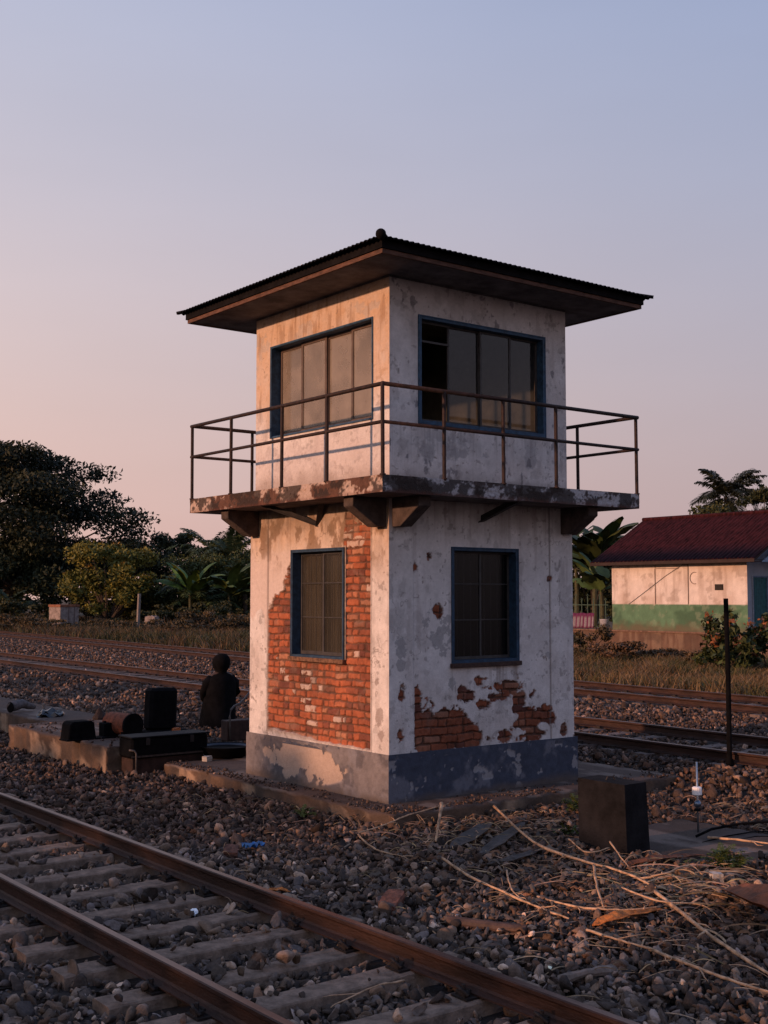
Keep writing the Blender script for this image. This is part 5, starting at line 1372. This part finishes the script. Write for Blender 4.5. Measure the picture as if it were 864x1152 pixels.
# terrace railing with cloth
fe = thing('iron_fence', 'thin green iron fence on the terrace between tower and house', 'fence', (HX-.2, HY+7.0, HZ), 0)
M_gi = mat('green_iron', (.05, .085, .06), .7, 8, .4)
for k in range(9):
    bm = nb(); y_ = .15+.35*k; tube(bm, [(0, y_, 0), (0, y_, 1.30+.18*(k % 2))], .022, 6); tube(bm, [(0, y_-.05, 1.30+.18*(k % 2)), (0, y_, 1.38+.18*(k % 2)), (0, y_+.05, 1.30+.18*(k % 2))], .015, 5); obj('picket', bm, M_gi, fe)
for z_ in (.15, 1.08):
    bm = nb(); tube(bm, [(0, 0, z_), (0, 3.2, z_)], .02, 6); obj('rail', bm, M_gi, fe)
# pink and white cloth hung over the lower part
V = []; F = []; C = []
n = 60
for i_ in range(n+1):
    y_ = .75+2.0*i_/n
    for j in range(7):
        V.append((-.06-.03*math.sin(i_*.9)-.01*j, y_, .72-.66*j/6+.015*math.sin(i_*.35)))
        stripe = (math.sin(i_*.95) > .15) and j > 1
        C.append((.20, .17, .19) if stripe and j < 6 else (.10, .02, .06))
for i_ in range(n):
    for j in range(6): a = i_*7+j; F.append((a, a+1, a+8, a+7))
cl_ = tag(npobj('cloth', np.array(V), np.array(F), M_straw, None, np.array(C)), 'bright pink cloth with white stripes hung on the iron fence', 'cloth'); cl_.location = (HX-.2, HY+7.0, HZ)
sol = cl_.modifiers.new('thickness', 'SOLIDIFY'); sol.thickness = .01
c_ = thing('bucket', 'pale grey bucket standing at the left corner of the house', 'bucket', (HX-.3, HY+7.15, HZ+.03), 0)
obj('body', lathe([(.13, 0), (.15, .0), (.20, .42), (.21, .44), (.19, .44), (.17, .3), (.12, .05), (.01, .05)], 16), mat('pale_bucket', (.34, .34, .38), .6, 6, .25), c_, smooth=True)
bm = nb(); tube(bm, [(0, -.20, .43), (0, -.16, .55), (0, 0, .60), (0, .16, .55), (0, .20, .43)], .008, 5); obj('handle', bm, M_steel, c_)
# plants round the house
banana('banana_plant', 'banana plant with broad leaves rising above the iron fence', PX(668, 60), 60, .8, 4.0, 141, (.03, .048, .018), 12, 2.9, .55)
banana('banana_plant', 'banana plant tight against the right tower wall', PX(648, 62), 62, .8, 3.6, 142, (.022, .036, .014), 12, 2.8, .5)
banana('banana_plant', 'banana plant with a pale hanging leaf beside the red roof', PX(676, 57), 57, .8, 2.3, 143, (.05, .075, .03), 8, 2.2, .5)
shrub('dark_hedge', 'dark bush behind the iron fence and its pink cloth', PX(668, 63), 63, .8, 5.0, 4.6, 144, (.012, .018, .008), (.03, .038, .015), 11000, .2, 44, 'bush')
palm('palm', 'palm fronds peeping over the left end of the red roof', PX(712, 70), 66, .5, 4.0, 3.2, 22, 145, (.03, .04, .02), tr=.18, group='palms behind the house', ll=.6, leaflets=38, w=.035, elr=(.2, 1.3))
palm('coconut_palm', 'tall coconut palm rising behind the red roof', PX(818, 90), 90, .3, 9.6, 3.1, 30, 146, (.024, .028, .016), tr=.17, group='palms behind the house', ll=.95, leaflets=46, w=.055, elr=(-.5, 1.4), droop=.9)
tree('round_tree', 'leafy treetop behind the roof left of the coconut palm', 'tree', PX(800, 84), 84, .3, 8.3, 7.6, 147, (.025, .034, .012), (.06, .062, .02), 40, 11000, .26, 3, .2, 'trees behind the house', crown_lo=.35)
tree('round_tree', 'dark treetop behind the roof at the right edge of the photo', 'tree', PX(860, 86), 86, .3, 9.6, 5.6, 148, (.018, .026, .012), (.045, .05, .018), 30, 7500, .26, 3, .2, 'trees behind the house', crown_lo=.35)
tree('thin_tree', 'spindly twig top sticking up right of the coconut palm', 'tree', PX(851, 92), 92, .3, 11.0, 2.4, 149, DG1, DG2, 8, 500, .28, 8.5, .09, 'trees behind the house', crown_lo=.82)
# tree line carrying on beyond the frame and along the horizon
for q, (a, Y, h, w_) in enumerate(((330, 150, 9, 26), (470, 160, 8, 28), (600, 150, 8, 24), (700, 130, 7, 18), (950, 110, 9, 20), (-260, 130, 13, 26))):
    tree('distant_tree', ('distant dark tree mass hidden behind the tower, %s' % ('left side', 'centre', 'right side')[q]) if q < 3 else ('distant tree behind the banana plants', 'tree beyond the right edge of the photo', 'tree beyond the left edge of the photo')[q-3], 'tree', PX(a, Y), Y, .5, h, w_, 160+q, DG1, DG2, 46, 9000, .55, 3, .4, 'distant trees', crown_lo=.05)

# ------------------------------------------------------------------ person kneeling beyond the platform
def person():
    bx, by = px(249, 813, .06)
    root = thing('person', 'person in black hooded clothing kneeling with back turned, left of the tower', 'person', (bx, by, gz(bx, by)), math.radians(-8)); root.scale = (1.12, 1.12, 1.08)
    # body: facing +Y (away from the camera); kneeling, sitting back on the heels
    J = [((0, 0, .34), .15), ((0, .02, .55), .145), ((0, .03, .76), .155), ((0, .03, .92), .10), ((0, .04, .99), .062), ((0, .05, 1.09), .088), ((0, .06, 1.17), .080),
         ((.11, .04, .30), .115), ((.15, .36, .17), .085), ((.13, .02, .09), .062), ((.12, -.16, .05), .045), ((.12, -.24, .03), .03),
         ((-.11, .04, .30), .115), ((-.15, .36, .17), .085), ((-.13, .02, .09), .062), ((-.12, -.16, .05), .045), ((-.12, -.24, .03), .03),
         ((.18, .03, .86), .068), ((.235, .06, .62), .05), ((.15, .27, .44), .036), ((.10, .33, .40), .030),
         ((-.18, .03, .86), .068), ((-.235, .06, .62), .05), ((-.15, .27, .44), .036), ((-.10, .33, .40), .030)]
    E_ = [(0, 1), (1, 2), (2, 3), (3, 4), (4, 5), (5, 6), (0, 7), (7, 8), (8, 9), (9, 10), (10, 11), (0, 12), (12, 13), (13, 14), (14, 15), (15, 16), (3, 17), (17, 18), (18, 19), (19, 20), (3, 21), (21, 22), (22, 23), (23, 24)]
    for s, w in ((1, 20), (-1, 24)):
        for k in range(5):
            b = Vector(J[w][0]); L = (.055, .075, .082, .076, .06)[k]
            if k == 0: p1 = b+Vector((-s*.02, .035, .035)); p2 = p1+Vector((-s*.02, .03, .02))
            else: p1 = b+Vector((s*(-.03+.019*k), .055, -.008)); p2 = p1+Vector((0, L*.55, -.03))
            i_ = len(J); J.append((tuple(p1), .010)); J.append((tuple(p2), .008)); E_ += [(w, i_), (i_, i_+1)]
    me = bpy.data.meshes.new('body'); me.from_pydata([j[0] for j in J], E_, []); o = bpy.data.objects.new('body', me); col.objects.link(o); o.parent = root
    sk = o.modifiers.new('skin', 'SKIN'); sk.use_smooth_shade = True
    for i_, j in enumerate(J):
        v = me.skin_vertices[0].data[i_]; v.radius = (j[1], j[1]); v.use_root = (i_ == 0)
    ss = o.modifiers.new('sub', 'SUBSURF'); ss.levels = 1; ss.render_levels = 2
    me.materials.append(mat('skin', (.05, .028, .02), .6, 8, .15))
    # long loose robe following the body, flaring to the ground
    def ringmesh(rows, m_, nm, seg=28):
        bm = nb(); R = []
        for (cx_, cy_, z_, rx, ry) in rows: R.append([bm.verts.new((cx_+rx*math.cos(2*math.pi*k/seg)*(1+.03*math.sin(k*2.3+z_*9)), cy_+ry*math.sin(2*math.pi*k/seg)*(1+.03*math.cos(k*3.1+z_*7)), z_)) for k in range(seg)])
        for a, b in zip(R[:-1], R[1:]):
            for k in range(seg): bm.faces.new((a[k], a[(k+1) % seg], b[(k+1) % seg], b[k]))
        if nm == 'hood': bm.faces.new(R[-1])
        return obj(nm, bm, m_, root, smooth=True)
    ringmesh([(-.04, .05, .0, .32, .38), (-.05, .05, .06, .31, .37), (-.04, .05, .25, .30, .31), (-.02, .04, .45, .285, .24), (-.01, .03, .62, .28, .21), (0, .03, .78, .275, .19), (0, .03, .86, .25, .165), (0, .03, .915, .17, .13), (0, .035, .96, .09, .09)], M_blackfab, 'robe')
    for s in (-1, 1):
        bm = nb(); tube(bm, [(s*.17, .03, .85), (s*.262, .035, .76), (s*.30, .06, .60), (s*.25, .18, .49), (s*.17, .28, .43)], [.085, .085, .078, .07, .065], 12); obj('sleeve', bm, M_blackfab, root, smooth=True)
    # hood: covers the head all round except the face opening in front
    ringmesh([(0, .03, .94, .10, .105), (0, .035, .98, .105, .11), (0, .03, 1.04, .140, .145), (0, .03, 1.11, .152, .165), (0, .025, 1.18, .148, .165), (0, .015, 1.235, .122, .135), (0, .0, 1.275, .075, .08), (0, -.01, 1.29, .03, .03)], M_blackfab, 'hood')
    # face on the far side
    bm = nb(); bmesh.ops.create_uvsphere(bm, u_segments=16, v_segments=12, radius=1, matrix=Matrix.Translation((0, .125, 1.12)) @ Matrix.Diagonal((.085, .085, .115, 1)))
    for v in bm.verts:
        x_, y_, z_ = v.co
        if abs(x_) < .018 and 1.08 < z_ < 1.14 and y_ > .18: v.co.y += .018
        if .018 < abs(x_) < .055 and 1.125 < z_ < 1.15: v.co.y -= .008
    obj('face', bm, MATS['skin'], root, smooth=True)
    for s in (-1, 1):
        bm = nb(); bmesh.ops.create_uvsphere(bm, u_segments=8, v_segments=6, radius=.011, matrix=Matrix.Translation((s*.033, .198, 1.135))); obj('eye', bm, mat('eye_white', (.5, .48, .45), .3, 5, .1), root, smooth=True)
    bm = nb(); tube(bm, [(-.025, .198, 1.065), (0, .206, 1.063), (.025, .198, 1.065)], .006, 6); obj('mouth', bm, mat('lips', (.08, .03, .025), .5, 5, .1), root, smooth=True)
person()

# ------------------------------------------------------------------ light
SUN_EL = math.radians(11)
sd = Vector((-1, .10, 0)).normalized()                      # horizontal direction towards the sun
sv = Vector((sd.x*math.cos(SUN_EL), sd.y*math.cos(SUN_EL), math.sin(SUN_EL)))
ld = bpy.data.lights.new('sun', 'SUN'); ld.energy = 3.9; ld.angle = math.radians(1.5); ld.color = (1.0, .52, .31)
lo = bpy.data.objects.new('sun', ld); col.objects.link(lo); lo.rotation_euler = (-sv).to_track_quat('-Z', 'Y').to_euler()
wd_ = bpy.data.worlds.new('World'); scene.world = wd_; wd_.use_nodes = True
nt = wd_.node_tree; N = nt.nodes; L = nt.links
bg = N['Background']; bg.inputs[1].default_value = .1
sky = N.new('ShaderNodeTexSky'); sky.sky_type = 'NISHITA'; sky.sun_disc = False; sky.sun_elevation = SUN_EL
sky.sun_rotation = math.atan2(sd.x, sd.y); sky.dust_density = 4.; sky.air_density = 1.2
tc = N.new('ShaderNodeTexCoord'); sep = N.new('ShaderNodeSeparateXYZ'); L.new(tc.outputs['Generated'], sep.inputs[0])
ramp = N.new('ShaderNodeValToRGB'); L.new(sep.outputs['Z'], ramp.inputs[0])
cr = ramp.color_ramp; cr.interpolation = 'B_SPLINE'
stops = [(0.0, (.43, .275, .25)), (.07, (.44, .298, .275)), (.18, (.42, .333, .335)), (.32, (.35, .335, .395)), (.48, (.27, .30, .41)), (.65, (.21, .27, .42)), (1.0, (.15, .21, .39))]
cr.elements[0].position = stops[0][0]; cr.elements[0].color = (*stops[0][1], 1); cr.elements[1].position = 1; cr.elements[1].color = (*stops[-1][1], 1)
for p, c in stops[1:-1]:
    e = cr.elements.new(p); e.color = (*c, 1)
# warmer and brighter towards the left (sun side), cooler to the right
dot = N.new('ShaderNodeVectorMath'); dot.operation = 'DOT_PRODUCT'; L.new(tc.outputs['Generated'], dot.inputs[0])
lv = Vector((-math.cos(A), math.sin(A), 0)); dot.inputs[1].default_value = lv     # camera's left
lr = N.new('ShaderNodeValToRGB'); ma = N.new('ShaderNodeMath'); ma.operation = 'MULTIPLY_ADD'; ma.inputs[1].default_value = .5; ma.inputs[2].default_value = .5
L.new(dot.outputs['Value'], ma.inputs[0]); L.new(ma.outputs[0], lr.inputs[0])
lr.color_ramp.elements[0].position = .30; lr.color_ramp.elements[0].color = (.70, .79, .91, 1)
lr.color_ramp.elements[1].position = .70; lr.color_ramp.elements[1].color = (1.17, 1.12, 1.06, 1)
mul = N.new('ShaderNodeMix'); mul.data_type = 'RGBA'; mul.blend_type = 'MULTIPLY'; mul.inputs[0].default_value = 1
L.new(ramp.outputs[0], mul.inputs[6]); L.new(lr.outputs[0], mul.inputs[7])
sc10 = N.new('ShaderNodeVectorMath'); sc10.operation = 'SCALE'; sc10.inputs['Scale'].default_value = 16.5; L.new(mul.outputs[2], sc10.inputs[0])
mpv = N.new('ShaderNodeMapping'); mpv.inputs['Scale'].default_value = (1, 1, 4); L.new(tc.outputs['Generated'], mpv.inputs[0])
nz_ = N.new('ShaderNodeTexNoise'); nz_.inputs['Scale'].default_value = 2.2; nz_.inputs['Detail'].default_value = 5; L.new(mpv.outputs[0], nz_.inputs['Vector'])
mrz = N.new('ShaderNodeMapRange'); mrz.inputs[1].default_value = .3; mrz.inputs[2].default_value = .7; mrz.inputs[3].default_value = 16.0; mrz.inputs[4].default_value = 17.0
L.new(nz_.outputs['Fac'], mrz.inputs[0]); L.new(mrz.outputs[0], sc10.inputs['Scale'])
mx = N.new('ShaderNodeMix'); mx.data_type = 'RGBA'; mx.inputs[0].default_value = .10
L.new(sc10.outputs[0], mx.inputs[6]); L.new(sky.outputs[0], mx.inputs[7]); L.new(mx.outputs[2], bg.inputs[0])

# ------------------------------------------------------------------ camera
cd = bpy.data.cameras.new('camera'); cam = bpy.data.objects.new('camera', cd); col.objects.link(cam)
cd.sensor_width = 36; cd.lens = 1367/1152*36; cd.clip_end = 3000; cd.clip_start = .05
cam.location = (CAM[0], CAM[1], CAMH)
P4 = math.radians(4.0)
fwd = Vector((math.sin(A)*math.cos(P4), math.cos(A)*math.cos(P4), math.sin(P4)))
cam.rotation_euler = fwd.to_track_quat('-Z', 'Y').to_euler()
scene.camera = cam
vs = scene.view_settings; vs.view_transform = 'Standard'; vs.look = 'None'; vs.gamma = 1; vs.exposure = 0; vs.use_curve_mapping = False
scene.cycles.max_bounces = 6; scene.cycles.transparent_max_bounces = 8; scene.cycles.use_denoising = True
